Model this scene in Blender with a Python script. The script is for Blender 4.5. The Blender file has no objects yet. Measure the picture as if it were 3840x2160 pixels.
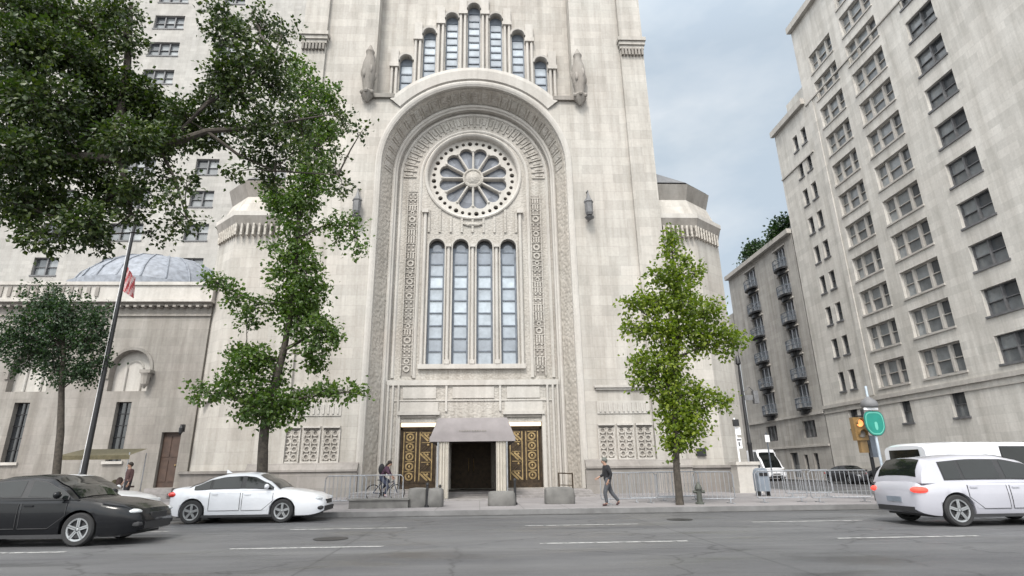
EXPO = 1.05
SUN = 1.7
import bpy, bmesh, math, random
from mathutils import Vector, Matrix
from mathutils.geometry import tessellate_polygon
rnd = random.Random(7)
S = bpy.context.scene
COL = S.collection
PI = math.pi
# ------------------------------------------------------------------ camera numbers (a 20 mm lens, tilted up 18 degrees)
F, CX, CY = 1433., 1267., 715.5
TH, PS, RO, EYE = math.radians(18), math.radians(2.5), math.radians(.7), 1.42
r0 = Vector((math.cos(PS), -math.sin(PS), 0))
FW = Vector((math.sin(PS)*math.cos(TH), math.cos(PS)*math.cos(TH), math.sin(TH)))
u0 = Vector((-math.sin(PS)*math.sin(TH), -math.cos(PS)*math.sin(TH), math.cos(TH)))
RR = math.cos(RO)*r0-math.sin(RO)*u0
UU = math.cos(RO)*u0+math.sin(RO)*r0
def ray(px, py): return FW+RR*((px-CX)/F)+UU*((CY-py)/F)
def at(px, py, Y):
    d = ray(px, py); t = Y/d.y
    return Vector((d.x*t, Y, EYE+d.z*t))
def mpp(p): return (Vector(p)-Vector((0, 0, EYE))).dot(FW)/F      # metres per measured pixel at a point

# ------------------------------------------------------------------ materials
def new_mat(name):
    m = bpy.data.materials.new(name); m.use_nodes = True
    nt = m.node_tree; b = nt.nodes['Principled BSDF']
    return m, nt, b
def N(nt, t, **k):
    n = nt.nodes.new(t)
    for a, v in k.items(): setattr(n, a, v)
    return n
def ramp(nt, pts):
    n = N(nt, 'ShaderNodeValToRGB'); e = n.color_ramp.elements
    while len(e) < len(pts): e.new(.5)
    for i, (p, c) in enumerate(pts):
        e[i].position = p; e[i].color = (*c, 1) if len(c) == 3 else c
    return n
def mixc(nt, a, b, fac, mode='MIX'):
    n = N(nt, 'ShaderNodeMix', data_type='RGBA', blend_type=mode)
    L = nt.links
    for s, v in ((0, fac), (6, a), (7, b)):
        if hasattr(v, 'is_output'): L.new(v, n.inputs[s])
        elif isinstance(v, (tuple, list)): n.inputs[s].default_value = (*v, 1) if len(v) == 3 else v
        else: n.inputs[s].default_value = v
    return n.outputs[2]
def pos(nt, scale=(1, 1, 1), space='geo'):
    mp = N(nt, 'ShaderNodeMapping'); mp.inputs['Scale'].default_value = scale
    if space == 'geo':
        g = N(nt, 'ShaderNodeNewGeometry'); nt.links.new(g.outputs['Position'], mp.inputs[0])
    else:
        g = N(nt, 'ShaderNodeTexCoord'); nt.links.new(g.outputs['Object'], mp.inputs[0])
    return mp.outputs[0]
def noise(nt, vec, scale, detail=4, rough=.6):
    n = N(nt, 'ShaderNodeTexNoise'); n.inputs['Scale'].default_value = scale
    n.inputs['Detail'].default_value = detail; n.inputs['Roughness'].default_value = rough
    nt.links.new(vec, n.inputs['Vector']); return n.outputs[0]
def bump(nt, b, h, strength, dist):
    n = N(nt, 'ShaderNodeBump'); n.inputs['Strength'].default_value = strength; n.inputs['Distance'].default_value = dist
    nt.links.new(h, n.inputs['Height']); nt.links.new(n.outputs[0], b.inputs['Normal']); return n
def stone(name, c1, c2, joint=None, bw=1.3, bh=.62, streak=.5, carve=0, tint=(.46, .37, .32), side=False, rough=.85, carve_scale=5):
    m, nt, b = new_mat(name); L = nt.links
    big = noise(nt, pos(nt), .35, 5); fine = noise(nt, pos(nt), 6, 6, .7)
    st = noise(nt, pos(nt, (1.6, 1.6, .13)), 1., 5, .65)
    rb = ramp(nt, [(.32, c2), (.66, c1)]); L.new(big, rb.inputs[0])
    col = mixc(nt, rb.outputs[0], tint, mul(nt, noise(nt, pos(nt, (1, 1, 1.6)), .22, 3), .22, .5), 'MIX')
    rs = ramp(nt, [(.33, (.5, .48, .45)), (.6, (1, 1, 1))]); L.new(st, rs.inputs[0])
    col = mixc(nt, col, rs.outputs[0], streak, 'MULTIPLY')
    rf = ramp(nt, [(.3, (.84, .84, .84)), (.7, (1.06, 1.06, 1.06))]); L.new(fine, rf.inputs[0])
    col = mixc(nt, col, rf.outputs[0], .7, 'MULTIPLY')
    hgt = fine
    if joint is not None:
        g = N(nt, 'ShaderNodeNewGeometry'); sp = N(nt, 'ShaderNodeSeparateXYZ'); L.new(g.outputs['Position'], sp.inputs[0])
        cb = N(nt, 'ShaderNodeCombineXYZ')
        if side is None:
            ad = N(nt, 'ShaderNodeMath', operation='ADD'); L.new(sp.outputs[0], ad.inputs[0]); L.new(sp.outputs[1], ad.inputs[1])
            L.new(ad.outputs[0], cb.inputs[0])
        else: L.new(sp.outputs[1 if side else 0], cb.inputs[0])
        L.new(sp.outputs[2], cb.inputs[1])
        br = N(nt, 'ShaderNodeTexBrick'); L.new(cb.outputs[0], br.inputs['Vector'])
        br.inputs['Scale'].default_value = 1; br.inputs['Brick Width'].default_value = bw; br.inputs['Row Height'].default_value = bh
        br.inputs['Mortar Size'].default_value = .012; br.inputs['Mortar Smooth'].default_value = .3
        br.inputs['Color1'].default_value = (1.04, 1.03, 1.02, 1); br.inputs['Color2'].default_value = (.84, .835, .825, 1); br.inputs['Mortar'].default_value = (joint, joint, joint, 1)
        col = mixc(nt, col, br.outputs[0], .8, 'MULTIPLY')
    bn = bump(nt, b, hgt, .25, .02)
    if carve:
        v = N(nt, 'ShaderNodeTexVoronoi', feature='SMOOTH_F1'); v.inputs['Scale'].default_value = carve_scale
        L.new(pos(nt), v.inputs['Vector'])
        b2 = N(nt, 'ShaderNodeBump'); b2.inputs['Strength'].default_value = carve; b2.inputs['Distance'].default_value = .12
        L.new(v.outputs['Distance'], b2.inputs['Height']); L.new(bn.outputs[0], b2.inputs['Normal']); L.new(b2.outputs[0], b.inputs['Normal'])
        rv = ramp(nt, [(.1, (1.03, 1.03, 1.03)), (.75, (.78, .765, .74))]); L.new(v.outputs['Distance'], rv.inputs[0])
        col = mixc(nt, col, rv.outputs[0], .55, 'MULTIPLY')
    L.new(col, b.inputs['Base Color']); b.inputs['Roughness'].default_value = rough
    return m
def mul(nt, v, a, off):
    n = N(nt, 'ShaderNodeMath', operation='MULTIPLY_ADD'); nt.links.new(v, n.inputs[0])
    n.inputs[1].default_value = a*2; n.inputs[2].default_value = -a*2*off+.08; n.use_clamp = True
    return n.outputs[0]
def plain(name, c, rough=.6, metal=0, var=.15, scale=3, coat=0, spec=.5, bumpv=0):
    m, nt, b = new_mat(name)
    n = noise(nt, pos(nt, space='obj'), scale, 4)
    r = ramp(nt, [(.3, tuple(x*(1-var) for x in c)), (.7, tuple(min(1, x*(1+var)) for x in c))]); nt.links.new(n, r.inputs[0])
    nt.links.new(r.outputs[0], b.inputs['Base Color'])
    b.inputs['Roughness'].default_value = rough; b.inputs['Metallic'].default_value = metal
    b.inputs['Coat Weight'].default_value = coat; b.inputs['Specular IOR Level'].default_value = spec
    b.inputs['Coat Roughness'].default_value = .03
    if bumpv: bump(nt, b, n, bumpv, .02)
    return m
def pane_mat(name, dark, light, rough=.1, spec=.6, island=True, p=.6):
    m, nt, b = new_mat(name)
    if island:
        g = N(nt, 'ShaderNodeNewGeometry'); v = g.outputs['Random Per Island']
    else:
        g = N(nt, 'ShaderNodeObjectInfo'); v = g.outputs['Random']
    r = ramp(nt, [(p*.5, dark), (1, light)]); nt.links.new(v, r.inputs[0])
    n = noise(nt, pos(nt), 1.7, 4); rn = ramp(nt, [(.3, (.7, .7, .7)), (.7, (1.15, 1.15, 1.15))]); nt.links.new(n, rn.inputs[0])
    nt.links.new(mixc(nt, r.outputs[0], rn.outputs[0], .8, 'MULTIPLY'), b.inputs['Base Color'])
    b.inputs['Roughness'].default_value = rough; b.inputs['Specular IOR Level'].default_value = spec
    w = noise(nt, pos(nt), .9, 2); bump(nt, b, w, .12, .05)
    return m
def leaf_mat(name, a, bcol, c, trans=.35):
    m, nt, b = new_mat(name); L = nt.links
    g = N(nt, 'ShaderNodeNewGeometry')
    r = ramp(nt, [(.0, a), (.5, bcol), (1, c)]); L.new(g.outputs['Random Per Island'], r.inputs[0])
    n = noise(nt, pos(nt), .8, 3); rn = ramp(nt, [(.3, (.6, .65, .6)), (.7, (1.25, 1.2, 1.1))]); L.new(n, rn.inputs[0])
    col = mixc(nt, r.outputs[0], rn.outputs[0], .75, 'MULTIPLY')
    L.new(col, b.inputs['Base Color']); b.inputs['Roughness'].default_value = .45
    t = N(nt, 'ShaderNodeBsdfTranslucent'); L.new(mixc(nt, col, (1.3, 1.5, .5), 1, 'MULTIPLY'), t.inputs[0])
    mx = N(nt, 'ShaderNodeMixShader'); mx.inputs[0].default_value = trans
    L.new(b.outputs[0], mx.inputs[1]); L.new(t.outputs[0], mx.inputs[2])
    L.new(mx.outputs[0], nt.nodes['Material Output'].inputs[0]); return m
def emit_mat(name, c, s):
    m, nt, b = new_mat(name)
    b.inputs['Base Color'].default_value = (*c, 1); b.inputs['Emission Color'].default_value = (*c, 1); b.inputs['Emission Strength'].default_value = s
    return m
M = {}
M['lime'] = stone('limestone', (.46, .444, .415), (.395, .38, .354), joint=.74)
M['lime_side'] = stone('limestone_side', (.46, .435, .4), (.39, .365, .33), joint=.84, side=True)
M['lime_trim'] = stone('limestone_trim', (.475, .458, .43), (.41, .395, .37), streak=.35)
M['carved'] = stone('carved_limestone', (.45, .425, .387), (.38, .358, .326), carve=.5, streak=.4)
M['carved_fine'] = stone('finely_carved_limestone', (.445, .427, .397), (.38, .364, .338), carve=.35, streak=.6, carve_scale=9)
M['dark_lime'] = stone('dark_limestone', (.27, .255, .235), (.2, .19, .175), streak=.6)  # darker limestone tone for cornices, corbels, hoods and ornament grounds
M['plinth'] = stone('plinth_stone', (.27, .255, .24), (.205, .195, .185), joint=.7, bw=1.9, bh=.6, tint=(.28, .22, .2))
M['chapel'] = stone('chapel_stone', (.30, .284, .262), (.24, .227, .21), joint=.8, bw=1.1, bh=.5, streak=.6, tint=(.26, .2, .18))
M['white_brick'] = stone('white_brick', (.40, .39, .37), (.33, .322, .308), joint=.82, bw=.9, bh=.45, streak=.3, tint=(.38, .35, .33))
M['tower'] = stone('tower_limestone', (.63, .612, .58), (.56, .543, .512), joint=.84, bw=1.5, bh=.55, streak=.45, side=None, tint=(.54, .49, .45))
M['town'] = stone('townhouse_stone', (.46, .445, .42), (.38, .365, .345), joint=.8, bw=1.3, bh=.5, streak=.55, side=None, tint=(.36, .33, .32))
M['concrete'] = plain('concrete', (.13, .126, .12), .9, var=.3, scale=2, bumpv=.3)
M['granite'] = plain('granite_steps', (.23, .215, .21), .8, var=.2, scale=4, bumpv=.2)
M['bronze'] = plain('dark_bronze', (.05, .034, .021), .5, .5, var=.5, scale=5)
M['gold'] = plain('gilded_bronze', (.31, .225, .11), .5, .6, var=.4, scale=6)
M['leadframe'] = plain('grey_lead_frame', (.13, .15, .18), .55, .2, var=.25)
M['black'] = plain('black_metal', (.018, .018, .02), .45, .3, var=.3)
M['greymetal'] = plain('galvanised_steel', (.35, .36, .38), .45, .7, var=.2)
M['bluegrey'] = plain('pale_steel_paint', (.42, .48, .54), .45, .3, var=.15)
M['white'] = plain('white_paint', (.78, .78, .8), .5, var=.05)
M['darkglass'] = plain('dark_glass', (.02, .022, .025), .06, var=.3, spec=.8)
M['opal'] = pane_mat('opalescent_leaded_glass', (.15, .17, .205), (.44, .50, .56), .14, .8, p=.2)
M['rose_glass'] = pane_mat('rose_window_glass', (.09, .10, .125), (.19, .205, .24), .2, .7)
M['pane'] = pane_mat('window_pane', (.03, .034, .04), (.36, .38, .39), .08, .8, p=.5)
M['pane_pale'] = pane_mat('window_pane_pale', (.06, .07, .08), (.25, .27, .29), .12, .6)
M['bluetile'] = plain('blue_grey_roof_tile', (.19, .205, .235), .6, var=.3, scale=3, bumpv=.5)
M['slate'] = plain('grey_slate', (.12, .12, .125), .6, var=.25)
M['canvas'] = plain('mauve_canvas', (.24, .22, .222), .85, var=.1, scale=2)
M['curtain'] = plain('cream_canvas', (.46, .43, .38), .85, var=.12, scale=2)
M['bark'] = plain('bark', (.05, .042, .034), .9, var=.5, scale=9, bumpv=.6)
M['leaf_big'] = leaf_mat('dark_elm_leaf', (.017, .034, .007), (.03, .055, .010), (.07, .095, .018), .28)
M['leaf_mid'] = leaf_mat('green_ginkgo_leaf', (.042, .085, .015), (.06, .112, .02), (.10, .15, .026))
M['leaf_lime'] = leaf_mat('yellow_green_ginkgo_leaf', (.072, .118, .010), (.125, .178, .013), (.20, .245, .024), .42)
M['leaf_dark'] = leaf_mat('dark_shrub_leaf', (.012, .03, .014), (.022, .05, .02), (.04, .075, .03))
def asphalt():
    m, nt, b = new_mat('asphalt'); L = nt.links
    a = noise(nt, pos(nt, (.25, 1, 1)), .8, 6, .65); f = noise(nt, pos(nt), 40, 3, .7)
    r = ramp(nt, [(.3, (.056, .056, .06)), (.7, (.105, .105, .107))]); L.new(a, r.inputs[0])
    rf = ramp(nt, [(.3, (.72, .72, .72)), (.7, (1.22, 1.22, 1.22))]); L.new(f, rf.inputs[0])
    col = mixc(nt, r.outputs[0], rf.outputs[0], .8, 'MULTIPLY')
    wp = N(nt, 'ShaderNodeVectorMath', operation='ADD'); nz = N(nt, 'ShaderNodeTexNoise'); nz.inputs['Scale'].default_value = 1.3; nz.inputs['Detail'].default_value = 5
    g = N(nt, 'ShaderNodeNewGeometry'); L.new(g.outputs['Position'], nz.inputs['Vector']); L.new(g.outputs['Position'], wp.inputs[0]); L.new(nz.outputs['Color'], wp.inputs[1])
    v = N(nt, 'ShaderNodeTexVoronoi', feature='DISTANCE_TO_EDGE'); v.inputs['Scale'].default_value = .24; L.new(wp.outputs[0], v.inputs['Vector'])
    rc = ramp(nt, [(.0, (.38, .38, .38)), (.009, (1, 1, 1))]); L.new(v.outputs[0], rc.inputs[0])
    col = mixc(nt, col, rc.outputs[0], .8, 'MULTIPLY')
    br = N(nt, 'ShaderNodeTexBrick'); br.offset = .37; br.offset_frequency = 1; L.new(pos(nt, (1, 1, 1)), br.inputs['Vector'])          # trench and resurfacing patches
    br.inputs['Scale'].default_value = 1; br.inputs['Brick Width'].default_value = 7.3; br.inputs['Row Height'].default_value = 3.8; br.inputs['Mortar Size'].default_value = .02
    br.inputs['Color1'].default_value = (1.12, 1.12, 1.12, 1); br.inputs['Color2'].default_value = (.8, .8, .81, 1); br.inputs['Mortar'].default_value = (.45, .45, .45, 1)
    col = mixc(nt, col, br.outputs[0], .75, 'MULTIPLY')
    st = noise(nt, pos(nt, (.5, 1.4, 1)), .55, 4, .6); rs = ramp(nt, [(.28, (.5, .5, .5)), (.42, (1, 1, 1))]); L.new(st, rs.inputs[0])             # oil and tyre stains
    col = mixc(nt, col, rs.outputs[0], .7, 'MULTIPLY')
    L.new(col, b.inputs['Base Color']); rr_ = ramp(nt, [(.35, (.32,)*3), (.6, (.85,)*3)]); L.new(st, rr_.inputs[0]); L.new(rr_.outputs[0], b.inputs['Roughness']); bump(nt, b, f, .4, .01); return m
M['asphalt'] = asphalt()
def paving():
    m, nt, b = new_mat('sidewalk_paving'); L = nt.links
    a = noise(nt, pos(nt), .5, 5); f = noise(nt, pos(nt), 22, 3)
    r = ramp(nt, [(.3, (.17, .158, .16)), (.7, (.25, .235, .236))]); L.new(a, r.inputs[0])
    br = N(nt, 'ShaderNodeTexBrick'); L.new(pos(nt), br.inputs['Vector']); br.offset = 0
    br.inputs['Scale'].default_value = 1; br.inputs['Brick Width'].default_value = 1.5; br.inputs['Row Height'].default_value = 1.5
    br.inputs['Mortar Size'].default_value = .015; br.inputs['Color1'].default_value = (1, 1, 1, 1); br.inputs['Color2'].default_value = (.88, .88, .88, 1); br.inputs['Mortar'].default_value = (.5, .5, .5, 1)
    rf = ramp(nt, [(.35, (.85, .85, .85)), (.65, (1.08, 1.08, 1.08))]); L.new(f, rf.inputs[0])
    L.new(mixc(nt, mixc(nt, r.outputs[0], br.outputs[0], .8, 'MULTIPLY'), rf.outputs[0], .7, 'MULTIPLY'), b.inputs['Base Color'])
    b.inputs['Roughness'].default_value = .85; return m
M['paving'] = paving()
M['kerbstone'] = plain('kerb_stone', (.15, .148, .148), .85, var=.25, scale=1.5)
def roadpaint():
    m, nt, b = new_mat('worn_road_paint'); n = noise(nt, pos(nt), 5, 6, .75)
    r = ramp(nt, [(.40, (.09, .09, .093)), (.52, (.34, .34, .33))]); nt.links.new(n, r.inputs[0]); nt.links.new(r.outputs[0], b.inputs['Base Color']); b.inputs['Roughness'].default_value = .8; return m
M['roadpaint'] = roadpaint()
def paint(name, c, rough=.3): return plain(name, c, rough, var=.04, scale=2, coat=.8 if c[0] > .2 else .25, spec=.5 if c[0] > .2 else .2)
M['car_white'] = paint('white_car_paint', (.62, .63, .66)); M['car_black'] = paint('black_car_paint', (.006, .0065, .008), .22)
M['car_silver'] = paint('silver_car_paint', (.55, .56, .58)); M['car_grey'] = paint('dark_grey_car_paint', (.03, .03, .034))
M['car_red'] = paint('maroon_car_paint', (.07, .02, .025)); M['car_lav'] = paint('pearl_car_paint', (.36, .36, .40))
M['rubber'] = plain('tyre_rubber', (.02, .02, .021), .85, var=.2); M['alloy'] = plain('alloy_rim', (.34, .35, .36), .4, .7, var=.15)
M['carglass'] = plain('car_glass', (.008, .010, .010), .05, var=.2, spec=.5)
M['redlamp'] = plain('red_tail_lamp', (.55, .03, .02), .2, var=.2, coat=.6); M['redlit'] = emit_mat('lit_red_tail_lamp', (.85, .06, .04), .5)
M['lens'] = plain('headlamp_lens', (.5, .52, .54), .1, .2, var=.2, coat=.8)
M['plastic'] = plain('black_plastic', (.02, .02, .022), .6, var=.2)
M['skin'] = plain('skin', (.42, .27, .2), .55, var=.08); M['skin2'] = plain('skin_tan', (.3, .18, .13), .55, var=.08)
def cloth(n, c): return plain(n, c, .9, var=.2, scale=9, bumpv=.2)
M['c_black'] = cloth('black_cloth', (.014, .014, .017)); M['c_grey'] = cloth('grey_cloth', (.055, .058, .066)); M['c_plum'] = cloth('plum_cloth', (.05, .022, .04))
M['c_pink'] = cloth('pale_pink_cloth', (.42, .33, .36)); M['c_navy'] = cloth('navy_cloth', (.03, .035, .06)); M['c_hair'] = cloth('dark_hair', (.02, .016, .013)); M['c_ash'] = cloth('greyish_hair', (.10, .105, .095))
M['c_brown'] = cloth('maroon_brown_cloth', (.055, .028, .028)); M['awn'] = cloth('olive_brown_awning', (.11, .095, .055)); M['wares'] = cloth('dark_wares', (.06, .04, .035))
M['teal'] = plain('teal_enamel', (.0, .17, .13), .4, var=.12); M['teal_light'] = plain('pale_teal_enamel', (.10, .36, .29), .4, var=.1)
M['sig_yellow'] = plain('signal_yellow_paint', (.21, .13, .05), .5, var=.2); M['amber'] = emit_mat('amber_signal_lens', (.95, .36, .12), .7)
M['mailblue'] = plain('blue_grey_paint', (.17, .195, .23), .5, var=.15)
M['soffit_glow'] = emit_mat('lit_soffit_glow', (.9, .70, .46), .42)  # glow of the lamplit soffit over the side doors, not a lamp
M['flag_red'] = cloth('flag_red', (.36, .07, .075)); M['flag_white'] = cloth('flag_white', (.5, .38, .38)); M['flag_blue'] = cloth('flag_blue', (.04, .05, .16))

# ------------------------------------------------------------------ mesh helper
class MB:
    def __init__(s): s.v = []; s.f = []; s.m = []; s.cur = 0
    def add(s, vs, fs):
        n = len(s.v); s.v += [tuple(v) for v in vs]; s.f += [[i+n for i in f] for f in fs]; s.m += [s.cur]*len(fs); return s
    def box(s, x0, x1, y0, y1, z0, z1):
        return s.add([(x0, y0, z0), (x1, y0, z0), (x1, y1, z0), (x0, y1, z0), (x0, y0, z1), (x1, y0, z1), (x1, y1, z1), (x0, y1, z1)],
                     [(3, 2, 1, 0), (4, 5, 6, 7), (0, 1, 5, 4), (1, 2, 6, 5), (2, 3, 7, 6), (3, 0, 4, 7)])
    def obox(s, c, ax, ay, az):                                     # oriented box from centre and three half vectors
        c, ax, ay, az = Vector(c), Vector(ax), Vector(ay), Vector(az)
        vs = [c+ax*a+ay*b+az*d for d in (-1, 1) for a, b in ((-1, -1), (1, -1), (1, 1), (-1, 1))]
        return s.add(vs, [(3, 2, 1, 0), (4, 5, 6, 7), (0, 1, 5, 4), (1, 2, 6, 5), (2, 3, 7, 6), (3, 0, 4, 7)])
    def prism(s, poly, z0, z1, map=None):                           # poly in plan (x, y), extruded in z
        n = len(poly); map = map or (lambda x, y, z: (x, y, z))
        vs = [map(x, y, z0) for x, y in poly]+[map(x, y, z1) for x, y in poly]
        return s.add(vs, [tuple(range(n-1, -1, -1)), tuple(range(n, 2*n))]+[(i, (i+1) % n, (i+1) % n+n, i+n) for i in range(n)])
    def frust(s, poly, c, k, z0, z1):                               # plan polygon scaled by k about c at the top
        n = len(poly)
        vs = [(x, y, z0) for x, y in poly]+[(c[0]+(x-c[0])*k, c[1]+(y-c[1])*k, z1) for x, y in poly]
        return s.add(vs, [tuple(range(n-1, -1, -1)), tuple(range(n, 2*n))]+[(i, (i+1) % n, (i+1) % n+n, i+n) for i in range(n)])
    def tube(s, pts, rad, n=8, cap=True):
        pts = [Vector(p) for p in pts]; k = len(pts)
        if not isinstance(rad, (list, tuple)): rad = [rad]*k
        vs = []; up = Vector((.31, .22, .93))
        for i, p in enumerate(pts):
            d = (pts[min(i+1, k-1)]-pts[max(i-1, 0)]).normalized()
            a = d.cross(up if abs(d.dot(up)) < .95 else Vector((1, 0, 0))).normalized(); b = d.cross(a)
            vs += [p+(a*math.cos(2*PI*j/n)+b*math.sin(2*PI*j/n))*rad[i] for j in range(n)]
        fs = [(i*n+j, i*n+(j+1) % n, (i+1)*n+(j+1) % n, (i+1)*n+j) for i in range(k-1) for j in range(n)]
        if cap: fs += [tuple(range(n)), tuple((k-1)*n+j for j in range(n-1, -1, -1))]
        return s.add(vs, fs)
    def lathe(s, prof, c=(0, 0, 0), n=16, axis='z'):                # prof: (r, h)
        vs = []
        for r, h in prof:
            for j in range(n):
                a = 2*PI*j/n; q = (r*math.cos(a), r*math.sin(a), h)
                if axis == 'y': q = (q[0], h, q[1])
                if axis == 'x': q = (h, q[0], q[1])
                vs.append((c[0]+q[0], c[1]+q[1], c[2]+q[2]))
        k = len(prof)
        fs = [(i*n+j, i*n+(j+1) % n, (i+1)*n+(j+1) % n, (i+1)*n+j) for i in range(k-1) for j in range(n)]
        fs += [tuple(range(n-1, -1, -1)), tuple((k-1)*n+j for j in range(n))]
        return s.add(vs, fs)
    def ball(s, c, r, n=10, k=7):
        r = r if isinstance(r, (tuple, list)) else (r, r, r)
        vs = [(c[0]+r[0]*math.sin(PI*(i+.02)/(k+.04))*math.cos(2*PI*j/n), c[1]+r[1]*math.sin(PI*(i+.02)/(k+.04))*math.sin(2*PI*j/n), c[2]-r[2]*math.cos(PI*i/k)) for i in range(k+1) for j in range(n)]
        return s.add(vs, [(i*n+j, i*n+(j+1) % n, (i+1)*n+(j+1) % n, (i+1)*n+j) for i in range(k) for j in range(n)])
    def sweep(s, sec, path):                                        # sec: (R, Y); path(R) -> list of (x, z)
        rows = [[(x, y, z) for x, z in path(R)] for R, y in sec]; n = len(rows[0])
        vs = [p for r in rows for p in r]
        return s.add(vs, [(i*n+j, i*n+j+1, (i+1)*n+j+1, (i+1)*n+j) for i in range(len(rows)-1) for j in range(n-1)])
    def plate(s, loops, y, reveal=None, f=None):                    # loops of (x, z), first outer; reveal = (loop index, depth) pairs
        f = f or (lambda u, v, d: (u, y+d, v))
        pts = [p for l in loops for p in l]
        tris = tessellate_polygon([[Vector((a, b, 0)) for a, b in l] for l in loops])
        s.add([f(a, b, 0) for a, b in pts], [tuple(t) for t in tris])
        for i, d in (reveal or []):
            l = loops[i]; n = len(l)
            s.add([f(a, b, 0) for a, b in l]+[f(a, b, d) for a, b in l], [(k, (k+1) % n, (k+1) % n+n, k+n) for k in range(n)])
        return s
    def grid(s, u0, u1, v0, v1, holes, f, depth):                   # rectangular wall with rectangular holes; f(u, v, d)
        us = sorted({u0, u1, *[h[0] for h in holes], *[h[1] for h in holes]}); vv = sorted({v0, v1, *[h[2] for h in holes], *[h[3] for h in holes]})
        us = [u for u in us if u0 <= u <= u1]; vv = [v for v in vv if v0 <= v <= v1]
        for j in range(len(vv)-1):
            run = None
            for i in range(len(us)):
                solid = i < len(us)-1 and not any(h[0] < (us[i]+us[i+1])/2 < h[1] and h[2] < (vv[j]+vv[j+1])/2 < h[3] for h in holes)
                if solid and run is None: run = us[i]
                if not solid and run is not None:
                    s.add([f(run, vv[j], 0), f(us[i], vv[j], 0), f(us[i], vv[j+1], 0), f(run, vv[j+1], 0)], [(0, 1, 2, 3)]); run = None
        for a, b, c, d in holes:
            q = [(a, c), (b, c), (b, d), (a, d)]
            s.add([f(*p, 0) for p in q]+[f(*p, depth) for p in q], [(k, (k+1) % 4, (k+1) % 4+4, k+4) for k in range(4)])
        return s
    def build(s, name, mats, parent=None, smooth=False, local=False):
        me = bpy.data.meshes.new(name); me.from_pydata(s.v, [], s.f)
        mats = mats if isinstance(mats, (list, tuple)) else [mats]
        for m in mats: me.materials.append(M[m] if isinstance(m, str) else m)
        if len(mats) > 1: me.polygons.foreach_set('material_index', s.m)
        bm = bmesh.new(); bm.from_mesh(me)
        if len(s.f) < 60000: bmesh.ops.recalc_face_normals(bm, faces=bm.faces)
        bm.to_mesh(me); bm.free()
        if smooth:
            me.polygons.foreach_set('use_smooth', [True]*len(me.polygons)); me.set_sharp_from_angle(angle=math.radians(38))
        me.update()
        o = bpy.data.objects.new(name, me); COL.objects.link(o)
        if parent:
            o.parent = parent
            if not local: o.matrix_parent_inverse = (Matrix.Translation(parent.location) @ parent.rotation_euler.to_matrix().to_4x4()).inverted()
        return o
def tag(o, label=None, cat=None, group=None, kind=None):
    for k, v in (('label', label), ('category', cat), ('group', group), ('kind', kind)):
        if v: o[k] = v
    return o
def thing(name, label, cat, loc=(0, 0, 0), rz=0, group=None):
    o = bpy.data.objects.new(name, None); COL.objects.link(o); o.location = loc; o.rotation_euler = (0, 0, rz); o.empty_display_size = .3
    return tag(o, label, cat, group)
def copy_tree(o, parent=None):
    c = o.copy(); COL.objects.link(c)
    if parent: c.parent = parent
    for ch in list(o.children): copy_tree(ch, c)
    return c
def arcpts(cx, cz, r, a0, a1, n): return [(cx+r*math.cos(a0+(a1-a0)*i/n), cz+r*math.sin(a0+(a1-a0)*i/n)) for i in range(n+1)]
def arch_loop(cx, w, z0, zs, n=14): return [(cx-w, z0), (cx+w, z0)]+arcpts(cx, zs, w, 0, PI, n)
def circ(cx, cz, r, n): return [(cx+r*math.cos(2*PI*i/n), cz+r*math.sin(2*PI*i/n)) for i in range(n)]
M['hydrant'] = plain('dark_green_iron', (.06, .065, .055), .6, var=.3)
M['gutter'] = plain('contact_shade_gutter', (.045, .044, .043), .8, var=.5, scale=2.5)  # gutter darkened: contact shade along the kerb put into its colour
M['seam'] = plain('door_seam', (.03, .03, .032), .7, var=.1)
# ------------------------------------------------------------------ camera, sky and sun
cam = bpy.data.cameras.new('camera'); co = bpy.data.objects.new('camera', cam); COL.objects.link(co)
cam.sensor_width = 36; cam.lens = F/2576*36; cam.clip_end = 3000; cam.clip_start = .1
cam.shift_x = (1288-CX)/2576; cam.shift_y = (CY-724.5)/2576
mw = Matrix((RR, UU, -FW)).transposed().to_4x4(); mw.translation = (0, 0, EYE); co.matrix_world = mw
S.camera = co
S.view_settings.view_transform = 'Standard'; S.view_settings.look = 'None'; S.view_settings.gamma = 1; S.view_settings.exposure = EXPO
S.render.engine = 'CYCLES'
S.cycles.max_bounces = 6; S.cycles.diffuse_bounces = 4; S.cycles.transparent_max_bounces = 4; S.cycles.use_denoising = True
sun_dir = Vector((-.22, -.72, .95)).normalized()                    # towards the sun, veiled by cloud, behind the camera
el = math.asin(sun_dir.z); rot = math.atan2(sun_dir.x, sun_dir.y)
w = bpy.data.worlds.new('World'); S.world = w; w.use_nodes = True; nt = w.node_tree; bg = nt.nodes['Background']
sky = N(nt, 'ShaderNodeTexSky', sky_type='NISHITA'); sky.sun_disc = False; sky.sun_elevation = el; sky.sun_rotation = rot; sky.air_density = 1.2; sky.dust_density = 2
tc = N(nt, 'ShaderNodeTexCoord'); mp = N(nt, 'ShaderNodeMapping'); mp.inputs['Scale'].default_value = (1, 1, 2.2); mp.inputs['Location'].default_value = (.3, .1, .2)
nt.links.new(tc.outputs['Generated'], mp.inputs[0])
cl = noise(nt, mp.outputs[0], 1.7, 6, .55); cl2 = noise(nt, mp.outputs[0], 2.6, 5, .5)
rc = ramp(nt, [(.35, (2.2, 2.55, 2.9)), (.45, (2.7, 2.97, 3.22)), (.56, (3.65, 3.74, 3.85))]); nt.links.new(cl, rc.inputs[0])
rk = ramp(nt, [(.35, (.9,)*3), (.7, (.98,)*3)]); nt.links.new(cl2, rk.inputs[0])
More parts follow.
